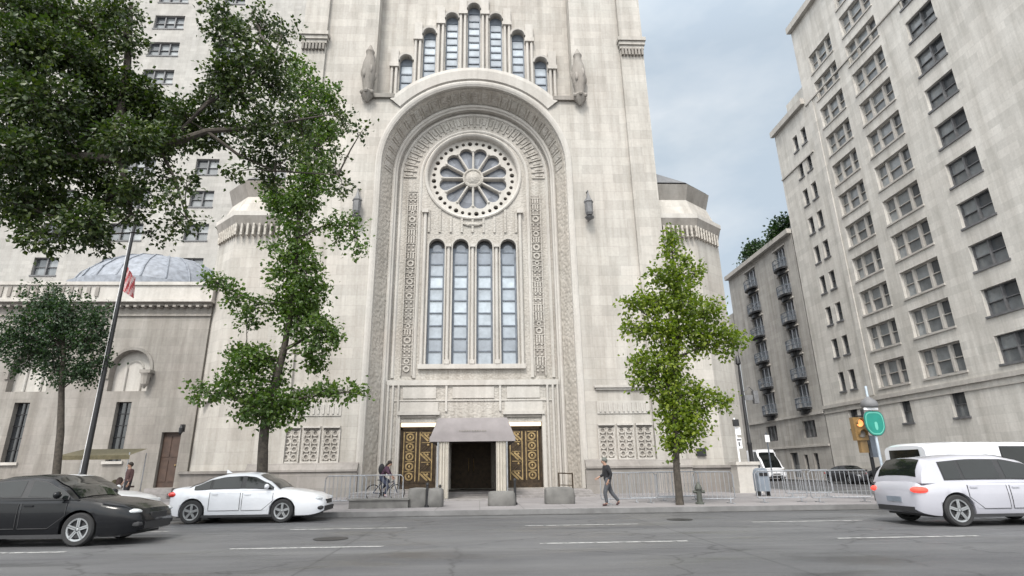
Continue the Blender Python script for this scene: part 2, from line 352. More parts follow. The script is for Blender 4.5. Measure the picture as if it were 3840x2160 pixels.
dp = N(nt, 'ShaderNodeVectorMath', operation='DOT_PRODUCT'); nt.links.new(tc.outputs['Generated'], dp.inputs[0]); dp.inputs[1].default_value = sun_dir
ra = ramp(nt, [(.0, (1, 1, 1)), (.45, (2.0, 1.97, 1.92)), (1, (3.4, 3.3, 3.1))]); nt.links.new(dp.outputs['Value'], ra.inputs[0])   # thin cloud brightened round the veiled sun, mostly unseen, to light the fronts
nt.links.new(mixc(nt, mixc(nt, sky.outputs[0], rc.outputs[0], rk.outputs[0]), ra.outputs[0], 1, 'MULTIPLY'), bg.inputs[0]); bg.inputs[1].default_value = .125
sl = bpy.data.lights.new('sun', 'SUN'); sl.energy = SUN; sl.angle = math.radians(15); sl.color = (1, .955, .89)
so = bpy.data.objects.new('sun', sl); COL.objects.link(so); so.rotation_euler = sun_dir.to_track_quat('Z', 'Y').to_euler(); so.location = (0, -20, 60)

# ------------------------------------------------------------------ ground
KERB, XS0, XS1 = 20.2, 17.4, 31.2                                   # avenue kerb line; the side street lies between XS0 and XS1
b = MB(); b.add([(-700, -300, 0), (700, -300, 0), (700, 900, 0), (-700, 900, 0)], [(0, 1, 2, 3)]); tag(b.build('road', 'asphalt'), kind='structure')
def slab(name, poly):
    b = MB(); b.prism(poly, -.1, .15); tag(b.build(name, 'paving'), kind='structure')
def corner(x, y, r, a0, n=8): return [(x+r*math.cos(a0+PI/2*i/n), y+r*math.sin(a0+PI/2*i/n)) for i in range(n+1)]
slab('sidewalk', [(-120, KERB)]+corner(XS0-3, KERB+3, 3, -PI/2)+[(XS0, 160), (-120, 160)])
slab('sidewalk', corner(XS1+3, KERB+3, 3, PI)+[(120, KERB), (120, 160), (XS1, 160)])
def kerb(path):
    b = MB(); n = len(path)
    for i in range(n-1):
        p, q = Vector((*path[i], 0)), Vector((*path[i+1], 0)); d = (q-p).normalized(); nn = Vector((d.y, -d.x, 0))
        b.add([p+nn*.003-Vector((0, 0, .05)), q+nn*.003-Vector((0, 0, .05)), q+nn*.003+Vector((0, 0, .154)), p+nn*.003+Vector((0, 0, .154)), q-nn*.16+Vector((0, 0, .154)), p-nn*.16+Vector((0, 0, .154))], [(0, 1, 2, 3), (3, 2, 4, 5)])
    tag(b.build('kerb', 'kerbstone'), kind='structure')
kerb([(-120, KERB)]+corner(XS0-3, KERB+3, 3, -PI/2)+[(XS0, 160)])
kerb([(XS1, 160)]+corner(XS1+3, KERB+3, 3, PI)+[(120, KERB)])
b = MB()
for Y in (12.4, 16.2):
    for k in range(-9, 9): b.box(k*6.1+1.2, k*6.1+4.2, Y-.06, Y+.06, .004, .006)
for Y in (22.2, 25.6): b.box(XS0+.5, XS1-.5, Y-.16, Y+.16, .004, .006)
b.box(XS0+.5, XS1-.5, 27.6, 28.1, .004, .006); b.box(XS0+.5, XS1-.5, 34., 34.35, .004, .006)
for y in range(31, 110, 9): b.box(23.6, 23.75, y, y+3.4, .004, .006)
tag(b.build('road_markings', 'roadpaint'), kind='structure')
b = MB(); b.lathe([(.38, 0), (.38, .006), (.3, .007)], (-3.3, 13.9, .004), 20); b.lathe([(.36, 0), (.36, .006), (.3, .007)], (5.7, 17.3, .004), 20)
tag(b.build('manhole_cover', 'black'), kind='structure')

b = MB(); b.box(-120, XS0-3, KERB-.42, KERB-.004, .003, .0045); b.box(XS1+3, 120, KERB-.42, KERB-.004, .003, .0045); tag(b.build('gutter', 'gutter'), kind='structure')  # dark strip added along the kerb to deepen the contact shade
# ------------------------------------------------------------------ the temple
XC, ZS, YF = -.38, 19.85, 32.
R0, R1, R2 = 5.87, 5.28, 5.0
PIER, SIDE = 6.6, 11.48                                             # half widths: gallery recess, main block
YT = 33.8                                                           # tympanum wall inside the arch
temple = thing('temple', 'huge pale limestone temple front with a great round arch, rose window and gilded doors', 'temple', (XC, YF, .15))
T = temple
def P(b, name, m, smooth=False, par=None): return b.build(name, m, par or T, smooth)
TOP = 41.
# front wall: outline with the arch cut in from below and the gallery recess as a hole
a0 = math.asin((24.62-ZS)/7.2)
rec = [(XC+PIER, 24.62), (XC+PIER, 36.5)]+[(XC+PIER*(1-k/6), 36.5+2.0*k/6) for k in range(1, 7)]+[(XC-PIER*k/6, 38.5-2.0*k/6) for k in range(1, 7)]+[(XC-PIER, 24.62)]+arcpts(XC, ZS, 7.2, PI-a0, a0, 30)
out = [(XC-SIDE, .15), (XC-R0, .15)]+[(XC-R0, ZS)]+arcpts(XC, ZS, R0, PI, 0, 40)[1:]+[(XC+R0, .15), (XC+SIDE, .15), (XC+SIDE, TOP), (XC-SIDE, TOP)]
b = MB(); b.plate([out, rec], YF, [(1, 1.1)])
P(b, 'front_wall', 'lime')
b = MB()
for sx in (-1, 1):
    x = XC+sx*SIDE
    b.add([(x, YF, .15), (x, 78, .15), (x, 78, 36.), (x, YF, TOP)], [(0, 1, 2, 3)])
b.add([(XC-SIDE, 78, .15), (XC+SIDE, 78, .15), (XC+SIDE, 78, 36), (XC-SIDE, 78, 36)], [(0, 1, 2, 3)])
b.add([(XC-SIDE, YF, TOP), (XC+SIDE, YF, TOP), (XC+SIDE, 78, 36), (XC-SIDE, 78, 36)], [(0, 1, 2, 3)])
P(b, 'side_wall', 'lime_side')
# sweep of the arch mouldings
def path(R, zb=.42):
    return [(XC-R, zb)]+[(XC-R, ZS*k/6+zb*(1-k/6)) for k in range(1, 6)]+arcpts(XC, ZS, R, PI, 0, 48)+[(XC+R, ZS*k/6+zb*(1-k/6)) for k in range(5, 0, -1)]+[(XC+R, zb)]
def up(R): return arcpts(XC, ZS, R, PI-a0, a0, 48)
b = MB(); b.sweep([(7.2, YF), (7.2, YF-.16), (6.95, YF-.2), (6.35, YF-.12), (6.3, YF-.004)], lambda R: arcpts(XC, ZS, R, PI-a0+.02, a0-.02, 48)); P(b, 'archivolt_hood', 'lime_trim')
b = MB(); b.sweep([(6.22, YF-.004), (6.2, YF-.07), (6.1, YF-.09), (5.98, YF-.06), (R0-.02, YF+.02), (R0-.03, YF+.2)], path); P(b, 'arch_moulding', 'lime_trim')
b = MB(); b.sweep([(R0, YF), (R0, YF+.25), (R0-.06, YF+.3), (R1, YF+1.4)], path); P(b, 'carved_arch_reveal', 'carved')
b = MB(); b.sweep([(R1, YF+1.4), (R1+.03, YF+1.28), (R1-.06, YF+1.22), (R1-.16, YF+1.26), (R1-.2, YF+1.36), (R2, YF+1.42), (R2, YT)], path); P(b, 'inner_arch_moulding', 'lime_trim')
# radial carved blocks on the reveal and on the inner band
b = MB()
for i in range(61):
    a = PI*i/60; Rm = 4.2
    ca, sa = math.cos(a), math.sin(a)
    if i % 2 == 0: b.obox((XC+ca*4.25, YT-.03, ZS+sa*4.25), (ca*.42, 0, sa*.42), (-sa*.045, 0, ca*.045), (0, .05, 0))
    else: b.obox((XC+ca*4.3, YT-.015, ZS+sa*4.3), (ca*.25, 0, sa*.25), (-sa*.09, 0, ca*.09), (0, .035, 0))
P(b, 'voussoir_carving', 'carved_fine'); b = MB()
for i in range(25):
    a = PI*(i+.5)/25; ca, sa = math.cos(a), math.sin(a)
    c = Vector((XC+ca*5.55, YF+.87, ZS+sa*5.55)); t = Vector((-sa, 0, ca)); d = Vector((-ca*.5, 1.1, -sa*.5)).normalized(); n = t.cross(d)
    b.obox(c, t*.2, d*.38, n*.05); b.obox(c+t*.34, t*.05, d*.42, n*.06)
P(b, 'reveal_carving', 'carved_fine')
b = MB(); b.sweep([(4.86, YT), (4.86, YT-.08), (4.74, YT-.1), (4.68, YT-.02), (4.68, YT)], lambda R: path(R, 6.6)); b.sweep([(3.62, YT), (3.6, YT-.07), (3.5, YT-.1), (3.42, YT-.05), (3.4, YT)], lambda R: path(R, 6.6))
P(b, 'band_moulding', 'lime_trim')
# tympanum wall with rose and lancet openings
RC = (XC-.09, 20.0); RR0 = 2.98
lan = [XC-.09+(k-1.5)*1.51 for k in range(4)]; LW, LB, LS = .5, 7.4, 14.95
tym = [(XC-R2, .42), (XC+R2, .42), (XC+R2, ZS)]+arcpts(XC, ZS, R2, 0, PI, 40)[1:]
b = MB(); b.plate([tym, circ(*RC, RR0, 48)]+[arch_loop(x, LW, LB, LS) for x in lan], YT, [(1, 1.)]+[(2+k, .62) for k in range(4)])
P(b, 'tympanum_wall', 'carved_fine')
# rose window
rose = MB()
def ringpath(R): return circ(*RC, R, 56)+[(RC[0]+R, RC[1])]
rose.sweep([(3.22, YT), (3.2, YT-.1), (3.12, YT-.14), (3.03, YT-.1), (2.97, YT), (2.95, YT+.34)], ringpath)
rw = P(rose, 'rose_window', 'lime_trim', True)
tr = MB(); loops = [circ(*RC, 2.97, 56)]
for k in range(12):
    a = PI/12+k*PI/6; ca, sa = math.cos(a), math.sin(a)
    loc = [(.7, -.11), (.7, .11), (1.9, .44)]+[(1.9+.4*math.sin(t*PI/8), .44*math.cos(t*PI/8)) for t in range(1, 8)]+[(1.9, -.44)]
    loops.append([(RC[0]+u*ca-v*sa, RC[1]+u*sa+v*ca) for u, v in loc])
for k in range(36):
    a = PI/36+k*PI/18
    loops.append(circ(RC[0]+2.62*math.cos(a), RC[1]+2.62*math.sin(a), .125 if k % 3 else .16, 9))
tr.plate(loops, YT+.34, [(i, .34) for i in range(1, len(loops))])
for k in range(12):
    a = k*PI/6; ca, sa = math.cos(a), math.sin(a)
    tr.tube([(RC[0]+ca*.6, YT+.33, RC[1]+sa*.6), (RC[0]+ca*2.0, YT+.33, RC[1]+sa*2.0)], .055, 8); tr.ball((RC[0]+ca*2.05, YT+.33, RC[1]+sa*2.05), .1, 8, 5)
P(tr, 'tracery', 'lime_trim', par=rw)
hb = MB(); hb.lathe([(.7, 0), (.69, -.08), (.58, -.11), (.5, -.05), (.38, -.09), (.26, -.15), (.1, -.19)], (RC[0], YT+.34, RC[1]), 24, 'y'); P(hb, 'hub', 'carved_fine', True, rw)
g = MB()
for k in range(12):
    a = PI/12+k*PI/6; n0 = a-PI/12; n1 = a+PI/12
    for q0, q1 in ((.4, 1.2), (1.2, 1.7), (1.7, 2.35)):
        for h0, h1 in ((n0, a), (a, n1)):
            g.add([(RC[0]+r*math.cos(t), YT+.69, RC[1]+r*math.sin(t)) for r, t in ((q0, h0), (q1, h0), (q1, h1), (q0, h1))], [(0, 1, 2, 3)])
P(g, 'rose_glass', 'rose_glass', par=rw)
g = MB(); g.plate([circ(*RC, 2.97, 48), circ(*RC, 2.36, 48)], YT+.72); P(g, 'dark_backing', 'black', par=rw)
# lancet windows
def lancet(x, w, zb, zs, y, rows, bar, par, side=.12):
    f = MB(); loop = arch_loop(x, w, zb, zs); iw = w-side
    f.plate([loop, [(x-iw, zb+.06), (x+iw, zb+.06), (x+iw, zs-.28), (x-iw, zs-.28)], arch_loop(x, iw-.1, zs-.18, zs, 10)], y+.36, [(1, .06), (2, .06)])
    h = (zs-.28-zb-.06)/rows
    for k in range(1, rows): f.box(x-iw, x+iw, y+.34, y+.4, zb+.06+h*k-bar, zb+.06+h*k+bar)
    wn = P(f, 'lancet_window', 'leadframe', par=par)
    g = MB()
    for k in range(rows):
        g.add([(x-iw, y+.41, zb+.06+h*k), (x+iw, y+.41, zb+.06+h*k), (x+iw, y+.41, zb+.06+h*(k+1)), (x-iw, y+.41, zb+.06+h*(k+1))], [(0, 1, 2, 3)])
    g.plate([arch_loop(x, iw-.1, zs-.18, zs, 10)], y+.42)
    P(g, 'leaded_glass', 'opal', par=wn)
    g = MB(); g.sweep([(w-.01, y+.33), (w-.2, y+.33), (w-.2, y+.355)], lambda R: arcpts(x, zs, R, PI, 0, 14)); P(g, 'reveal_shade_ring', 'black', par=wn); return wn  # black ring paints the shade under the arched reveal
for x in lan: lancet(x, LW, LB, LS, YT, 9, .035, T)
b = MB()                                                            # stone lining round the lancets, mullion shafts and sill
for x in lan:
    b.sweep([(LW+.1, YT), (LW+.09, YT-.06), (LW+.01, YT-.05), (LW, YT+.05)], lambda R, x=x: [(x-R, LB), (x-R, LS)]+arcpts(x, LS, R, PI, 0, 14)+[(x+R, LB)])
for k in range(3): xm = (lan[k]+lan[k+1])/2; b.tube([(xm, YT-.08, LB), (xm, YT-.08, LS-.1)], .1, 10); b.box(xm-.16, xm+.16, YT-.26, YT-.002, LS-.1, LS+.1); b.box(xm-.15, xm+.15, YT-.25, YT-.002, LB, LB+.25)
for s in (-1, 1): xm = XC-.09+s*(1.5*1.51+.78); b.tube([(xm, YT-.09, LB), (xm, YT-.09, 17.2)], .11, 10); b.box(xm-.2, xm+.2, YT-.3, YT-.002, 17.2, 17.45)
b.box(XC-3.3, XC+3.1, YT-.22, YT-.002, LB-.28, LB-.004)
P(b, 'lancet_surround', 'lime_trim', True)
b = MB()                                                            # relief panels between rose and lancets
for k in range(9):
    x = XC-2.9+k*.7; b.box(x-.07, x+.07, YT-.09, YT-.003, 15.9, 17.0 if abs(k-4) < 3 else 17.5)
b.ball((XC-.09, YT-.02, 16.45), (.55, .12, .16)); b.tube([(XC-.8, YT-.05, 16.55), (XC-.4, YT-.07, 16.4), (XC+.25, YT-.07, 16.4), (XC+.65, YT-.05, 16.55)], .06, 6)
P(b, 'relief_carving', 'carved_fine', True)
# carved ornament strips on both sides
for s in (-1, 1):
    b = MB(); xs = XC+s*3.98; z = 6.9; q = random.Random(4+s)
    b.box(xs-.36, xs-.29, YT-.1, YT-.003, 6.7, 18.6); b.box(xs+.29, xs+.36, YT-.1, YT-.003, 6.7, 18.6)
    while z < 18.3:
        k = q.choice((0, 1, 2)); h = q.uniform(.3, .62)
        if k == 0:
            b.sweep([(.24, YT-.003), (.22, YT-.07), (.12, YT-.07), (.1, YT-.003)], lambda R, z=z, h=h: [(xs+R*c*min(1, h*1.8), z+h/2+R*d*min(1, h*1.8)) for c, d in [(math.cos(2*PI*t/12), math.sin(2*PI*t/12)) for t in range(13)]])
        elif k == 1:
            for u in (-.16, 0, .16): b.box(xs+u-.045, xs+u+.045, YT-.08, YT-.003, z+.04, z+h-.04)
        else:
            for u in (-.14, .14):
                for v in (.25, .75): b.ball((xs+u, YT-.02, z+h*v), (.08, .06, .08), 6, 4)
        b.box(xs-.288, xs+.288, YT-.05, YT-.003, z+h-.03, z+h+.03); z += h
    P(b, 'ornament_strip', 'carved_fine')
    b = MB(); b.box(xs-.287, xs+.287, YT-.002, YT+.05, 6.7, 18.55); P(b, 'shaded_ornament_ground', 'dark_lime')  # darker flush sheet: recess shade behind the carving put into colour
# lower portal wall with three doorways
YP = 33.35
d_out, d_in, d_z0, d_z1 = 1.98, 4.02, .45, 3.72
XD = XC-.1
holes = [(XD-d_in, XD-d_out+.02, d_z0, 4.0), (XD-1.12, XD+1.12, d_z0, 3.75), (XD+d_out-.02, XD+d_in, d_z0, 4.0)]
b = MB(); b.grid(XC-4.98, XC+4.98, .42, 6.35, holes, lambda u, v, d: (u, YP+d, v), .5); b.box(XC-4.98, XC+4.98, YP+.002, YT-.002, 6.34, 6.42)
P(b, 'portal_wall', 'carved_fine')
b = MB()
b.box(XC-4.97, XC+4.97, YP-.12, YP-.002, 6.1, 6.4); b.box(XC-4.6, XC+4.6, YP-.06, YP-.002, 5.2, 5.28)
for s in (-1, 1):
    for u in (4.3, 4.62, 4.9): b.tube([(XC+s*u, YP-.06, .45), (XC+s*u, YP-.06, 6.1)], .075, 8)
    b.box(XD+s*3.0-1.2, XD+s*3.0+1.2, YP-.18, YP-.003, 4.42, 4.62); b.box(XD+s*3.0-1.1, XD+s*3.0+1.1, YP-.05, YP-.003, 4.62, 5.15)
    b.box(XC+s*1.55-.06, XC+s*1.55+.06, YP-.09, YP-.003, 4.62, 6.1); b.box(XD+s*4.14-.1, XD+s*4.14+.1, YP-.1, YP-.003, .45, 4.42)
    b.box(XD+s*3.-.95, XD+s*3.+.95, YP-.05, YP-.003, 5.36, 6.0)
b.box(XC-1.2, XC+1.2, YP-.07, YP-.003, 5.36, 6.0)
P(b, 'portal_moulding', 'lime_trim', True)
for s in (-1, 1):
    b = MB(); b.box(XD+s*3.0-1.0, XD+s*3.0+1.0, YP-.1, YP+.3, 4.28, 4.4); P(b, 'door_hood', 'dark_lime')
    b = MB(); b.box(XD+s*3.0-.98, XD+s*3.0+.98, YP+.02, YP+.2, 3.78, 4.02); P(b, 'lit_soffit', 'soffit_glow')  # lit door soffit: the lamplight on it put in as its own glow
    d = MB(); x0 = XD+s*3.0-1.0; x1 = x0+2.0
    d.box(x0, x1, YP+.3, YP+.42, d_z0, 3.78); d.box(x0, x0+.1, YP+.2, YP+.3, d_z0, 3.78); d.box(x1-.1, x1, YP+.2, YP+.3, d_z0, 3.78); d.box(x0, x1, YP+.2, YP+.3, 3.62, 3.78); d.box(x0, x1, YP+.22, YP+.3, d_z0, .72)
    dr = P(d, 'bronze_door', 'bronze'); tag(dr, 'gilded bronze double door '+('left of the mauve canopy' if s < 0 else 'right of the mauve canopy'))
    for side in (0, 1):
        l = MB(); lx0 = x0+.12+side*.9; lx1 = lx0+.84; cx = (lx0+lx1)/2
        l.box(lx0, lx1, YP+.24, YP+.299, .74, 3.58); lf = P(l, 'door_leaf', 'bronze', par=dr)
        r = MB(); yy = YP+.238
        for u in (lx0+.08, lx1-.08): r.box(u-.03, u+.03, yy-.03, yy, .85, 3.5)
        for k in range(5):
            z = 1.1+k*.53
            if (side+(s > 0)) % 2 == 0:
                r.sweep([(.24, yy), (.22, yy-.05), (.15, yy-.05), (.13, yy)], lambda R, z=z: [(cx+R*math.cos(2*PI*t/16), z+R*.95*math.sin(2*PI*t/16)) for t in range(17)])
                r.ball((cx, yy, z), (.06, .04, .09), 8, 5); r.box(cx-.25, cx+.25, yy-.03, yy, z+.245, z+.285)
            else:
                for q_ in range(2):
                    a = (.22 if k % 2 else -.22)
                    r.obox((cx-.1+.2*q_, yy-.015, z-.02), (.035, 0, .03), (0, .02, 0), (a, 0, .2))
                r.obox((cx, yy-.015, z+.23), (.24, 0, 0), (0, .02, 0), (0, 0, .022)); r.ball((cx+.12, yy, z+.1), (.07, .04, .07), 8, 5)
        P(r, 'gilt_relief', 'gold', True, lf)
d = MB(); d.box(XD-1.1, XD+1.1, YP+.3, YP+.4, d_z0, 3.75); d.box(XD-.05, XD+.05, YP+.24, YP+.3, d_z0, 3.7)
for s in (-1, 1): d.box(XD+s*.57-.42, XD+s*.57+.42, YP+.26, YP+.3, .9, 2.9)
dr = P(d, 'main_door', 'bronze')
h = MB()
for s in (-1, 1): h.tube([(XD+s*.14, YP+.2, 1.35), (XD+s*.14, YP+.17, 1.5), (XD+s*.14, YP+.17, 1.9), (XD+s*.14, YP+.2, 2.05)], .02, 6)
P(h, 'door_handle', 'gold', par=dr)
# gallery above the arch: back wall, windows with shafts between
YG = YF+1.1; gal = []
for k in range(-3, 4):
    zb = ZS+math.sqrt(max(0, 7.2**2-(1.56*k)**2))+.25+(.05 if abs(k) < 3 else .35)
    zt = {0: 33.5, 1: 32.6, 2: 31.2, 3: 28.9}[abs(k)]
    gal.append((XC-.07+k*1.56, zb if abs(k) < 3 else 25.55, zt))
bw = [(XC-PIER, 24.), (XC-5.6, 24.)]+arcpts(XC, ZS, 6.95, math.acos(-5.6/6.95), math.acos(5.6/6.95), 30)+[(XC+5.6, 24.), (XC+PIER, 24.), (XC+PIER, 39), (XC-PIER, 39)]
b = MB(); b.plate([bw]+[arch_loop(x, .44, zb, zt-.44) for x, zb, zt in gal], YG-.004, [(i+1, .5) for i in range(7)]); P(b, 'gallery_wall', 'lime')
def gallery(x, zb, zt):
    w_ = .44; zs = zt-w_; y = YG
    f = MB(); f.plate([arch_loop(x, w_, zb, zs), [(x-w_+.08, zb+.05), (x+w_-.08, zb+.05), (x+w_-.08, zs-.12), (x-w_+.08, zs-.12)]], y+.3, [(1, .06)])
    n = max(3, round((zs-.17-zb)/.62)); h = (zs-.17-zb)/n
    for k in range(1, n): f.box(x-w_+.08, x+w_-.08, y+.28, y+.34, zb+.05+h*k-.045, zb+.05+h*k+.045)
    wn = P(f, 'gallery_window', 'leadframe')
    g = MB()
    for k in range(n): g.add([(x-w_+.08, y+.35, zb+.05+h*k), (x+w_-.08, y+.35, zb+.05+h*k), (x+w_-.08, y+.35, zb+.05+h*(k+1)), (x-w_+.08, y+.35, zb+.05+h*(k+1))], [(0, 1, 2, 3)])
    P(g, 'leaded_glass', 'opal', par=wn)
for q in gal: gallery(*q)
b = MB()
for k in range(8):
    x = XC-.07+(k-3.5)*1.56; i = min(6, max(0, k)); zt = max(gal[min(k, 6)][2], gal[max(k-1, 0)][2])
    zz = ZS+math.sqrt(max(0, 7.2**2-min(7., abs(x-XC))**2)); zb = max(24.9, zz+.1)
    for u in (-.15, .15):
        b.tube([(x+u, YG-.2, zb+.25), (x+u, YG-.2, zt-1.1)], .1, 8)
    b.box(x-.3, x+.3, YG-.36, YG-.01, zb, zb+.25); b.box(x-.32, x+.32, YG-.38, YG-.01, zt-1.1, zt-.8)
    b.box(x-.27, x+.27, YG-.3, YG-.01, zt-.8, zt+.4)
for x, zb, zt in gal: b.sweep([(.6, YG-.02), (.6, YG-.25), (.46, YG-.22), (.44, YG-.005)], lambda R, x=x, zs=zt-.44: arcpts(x, zs, R, PI, 0, 14)); b.box(x-.46, x+.46, YG-.2, YG-.01, zb-.16, zb-.004)
P(b, 'gallery_colonnade', 'lime_trim', True)
for s in (-1, 1):
    b = MB()
    b.box(XC+s*5.9-.72, XC+s*5.9+.68, YF-.2, YG-.02, 24.6, 24.9)
    P(b, 'gallery_sill', 'dark_lime')
# corner ornaments beside the gallery, lanterns on the piers
for s in (-1, 1):
    b = MB(); x, y = XC+s*6.95, YF-.32
    b.lathe([(.08, 24.1), (.34, 24.5), (.42, 24.8), (.3, 24.95), (.36, 25.6), (.5, 26.2), (.44, 27.), (.3, 27.5), (.24, 27.8), (.3, 28.), (.16, 28.3), (.03, 28.6)], (x, y, 0), 10)
    for k in range(6):
        a = k*PI/3; b.ball((x+.42*math.cos(a), y+.42*math.sin(a), 26.1+.3*(k % 2)), (.13, .13, .34), 6, 5); b.ball((x+.36*math.cos(a+.5), y+.36*math.sin(a+.5), 24.75), .16, 6, 4)
    b.box(x-.35, x+.35, YF-.32, YF-.002, 24.55, 24.85)
    tag(P(b, 'carved_corbel', 'dark_lime', True), 'carved stone figure on a corbel, '+('left' if s < 0 else 'right')+' of the gallery windows')
    b = MB(); x = XC+s*7.05; y = YF-.45; z = 15.8
    b.lathe([(.05, z), (.24, z+.12), (.3, z+.2), (.08, z+.3)], (x, y, 0), 8)
    b.lathe([(.17, z+.35), (.24, z+.5), (.26, z+1.15), (.31, z+1.22), (.12, z+1.55), (.03, z+1.9)], (x, y, 0), 6)
    b.tube([(x, YF, z+.15), (x, y, z+.1)], .05, 6); b.tube([(x, YF, z+2.1), (x, y, z+2.), (x, y, z+1.7)], .04, 6)
    P(b, 'wall_lantern', 'slate')
# buttresses at the outer corners, string courses
for s in (-1, 1):
    b = MB()
    xa, xb = sorted((XC+s*9.95, XC+s*(SIDE+.06)))
    b.box(xa, xb, YF-.22, YF-.002, 1.6, 28.7)
    for k in range(3): b.box(xa-.06*k-.04, xb+.06*k+.04, YF-.32-.1*k, YF-.002, 28.7+k*.28, 28.98+k*.28)
    b.prism([(xa, YF-.3), (xb, YF-.3), (xb, YF+1.2), (xa, YF+1.2)], 29.54, 33.6)
    P(b, 'corner_buttress', 'lime')
for s in (-1, 1):
    b = MB()
    xa, xb = sorted((XC+s*9.95, XC+s*(SIDE+.06)))
    for k in range(7): x = xa+.12+k*(xb-xa-.24)/6; b.box(x-.07, x+.07, YF-.42, YF-.225, 28.15, 28.695)
    P(b, 'buttress_corbels', 'dark_lime')
# hood bands and triple grille windows in the piers
for s in (-1, 1):
    x0, x1 = (at(713, 1110, YF).x, at(853, 1110, YF).x) if s < 0 else (at(1507, 1110, YF).x, at(1641, 1110, YF).x)
    b = MB(); b.box(x0-.1, x1+.1, YF-.2, YF-.003, 5.72, 5.86); b.box(x0-.02, x1+.02, YF-.12, YF-.003, 5.6, 5.72); b.box(x0, x1, YF-.05, YF-.003, 4.3, 5.0)
    for k in range(11): xx = x0+.17+k*(x1-x0-.34)/10; b.box(xx-.05, xx+.05, YF-.1, YF-.051, 4.4, 4.9)
    P(b, 'hood_band', 'lime_trim')
    for k in range(3):
        xa = x0+k*(x1-x0-.84)/2; xb = xa+.84
        f = MB(); f.box(xa-.05, xa, YF-.1, YF-.003, 1.95, 3.66); f.box(xb, xb+.05, YF-.1, YF-.003, 1.95, 3.66); f.box(xa-.05, xb+.05, YF-.14, YF-.003, 1.85, 1.95); f.box(xa-.04, xb+.04, YF-.18, YF-.003, 3.661, 3.76)
        wn = P(f, 'grille_window', 'lime_trim')
        g = MB(); g.box(xa, xb, YF-.015, YF-.004, 1.95, 3.66); P(g, 'dark_pane', 'dark_lime', par=wn)
        g = MB(); cx = (xa+xb)/2
        for j in range(4):
            z = 2.17+j*.41
            for u in (-.2, .2): g.sweep([(.19, YF-.02), (.185, YF-.07), (.105, YF-.07), (.1, YF-.02)], lambda R, z=z, u=u: [(cx+u+R*math.cos(2*PI*t/10), z+R*math.sin(2*PI*t/10)) for t in range(11)])
        g.box(xa, xb, YF-.07, YF-.02, 3.52, 3.56)
        for u in (xa+.03, cx, xb-.03): g.box(u-.035, u+.035, YF-.085, YF-.02, 1.95, 3.52)
        P(g, 'stone_grille', 'carved_fine', par=wn)
# plinth with moulded cap
for s in (-1, 1):
    b = MB()
    xa, xb = sorted((XC+s*(R0+.15), XC+s*(SIDE+.3))); b.box(xa, xb, YF-.36, YF-.002, .15, 1.38)
    P(b, 'plinth', 'plinth')
for s in (-1, 1):
    b = MB()
    xa, xb = sorted((XC+s*(R0+.15), XC+s*(SIDE+.3)))
    b.add([(xa, YF-.44, 1.42), (xb, YF-.44, 1.42), (xb, YF-.44, 1.52), (xa, YF-.44, 1.52), (xb, YF-.2, 1.86), (xa, YF-.2, 1.86), (xb, YF-.003, 1.89), (xa, YF-.003, 1.89), (xa, YF-.3, 1.38), (xb, YF-.3, 1.38)], [(0, 1, 2, 3), (3, 2, 4, 5), (5, 4, 6, 7), (8, 9, 1, 0), (0, 3, 5, 7, 8), (1, 2, 4, 6, 9)])
    P(b, 'plinth_cap', 'plinth')
# stair turrets at both sides
for s in (-1, 1):
    def mx(x): return XC+s*x
    e0, e1 = (14.4, 16.1) if s < 0 else (13.9, 15.95)
    poly = [(mx(11.2), 32.5), (mx(e0), 32.5), (mx(e1), 34.1), (mx(e1), 39), (mx(11.2), 39)]
    big = [(mx(11.2), 32.2), (mx(e0+.12), 32.2), (mx(e1+.3), 34.), (mx(e1+.3), 39.2), (mx(11.2), 39.2)]
    c = (mx(11.2), 39)
    b = MB(); b.prism(poly, .15, 15.3); b.frust(poly, c, .93, 16.62, 17.9); P(b, 'stair_turret', 'lime')
    b = MB(); b.prism([(mx(11.2), 32.12), (mx(e0+.16), 32.12), (mx(e1+.38), 33.97), (mx(e1+.38), 39.1), (mx(11.2), 39.1)], .15, 1.38)
    P(b, 'turret_plinth', 'plinth')
    b = MB(); b.prism([(mx(11.2), 32.02), (mx(e0+.2), 32.02), (mx(e1+.48), 33.93), (mx(e1+.48), 39.2), (mx(11.2), 39.2)], 1.382, 1.52)
    P(b, 'turret_moulding', 'plinth'); b = MB(); b.frust(big, c, 1.0, 16.3, 16.6); P(b, 'turret_cap', 'lime_trim')
    b = MB(); b.frust(poly, c, 1.045, 15.3, 16.3)
    b.frust([(c[0]+(x-c[0])*.93, c[1]+(y-c[1])*.93) for x, y in poly], c, 1.05, 17.9, 18.9); P(b, 'turret_cornice', 'dark_lime')
    b = MB(); q0, q1 = Vector((mx(11.5), 32.2, 0)), Vector((mx(13.5), 32.2, 0))
    for k in range(9):
        x = mx(11.5+k*(e0-11.6)/8); b.box(x-.06, x+.06, 32.1, 32.46, 15.0, 15.75)
    for k in range(8):
        f_ = (k+.3)/8; x = mx(e0+.05+(e1-e0-.05)*f_); y = 32.5+1.6*f_; b.obox((x, y-.1, 15.38), (.05, 0, 0), (0, .16, 0), (0, 0, .38))
    P(b, 'turret_corbels', 'carved')
    b = MB(); tp = [(c[0]+(x-c[0])*.95, c[1]+(y-c[1])*.95) for x, y in poly]; b.frust(tp, c, .9, 18.9, 19.1); b.frust(tp, (c[0], c[1]-3), .3, 19.1, 21.2); P(b, 'turret_roof', 'slate')
b = MB(); b.box(XC+12.4, XC+12.9, 32.38, 32.502, 2.0, 2.42); tag(P(b, 'vent_window', 'black'))
b = MB(); b.box(XC-15.2, XC-11.2, 32.52, 33., 5.2, 5.3); P(b, 'string_course', 'lime_trim')
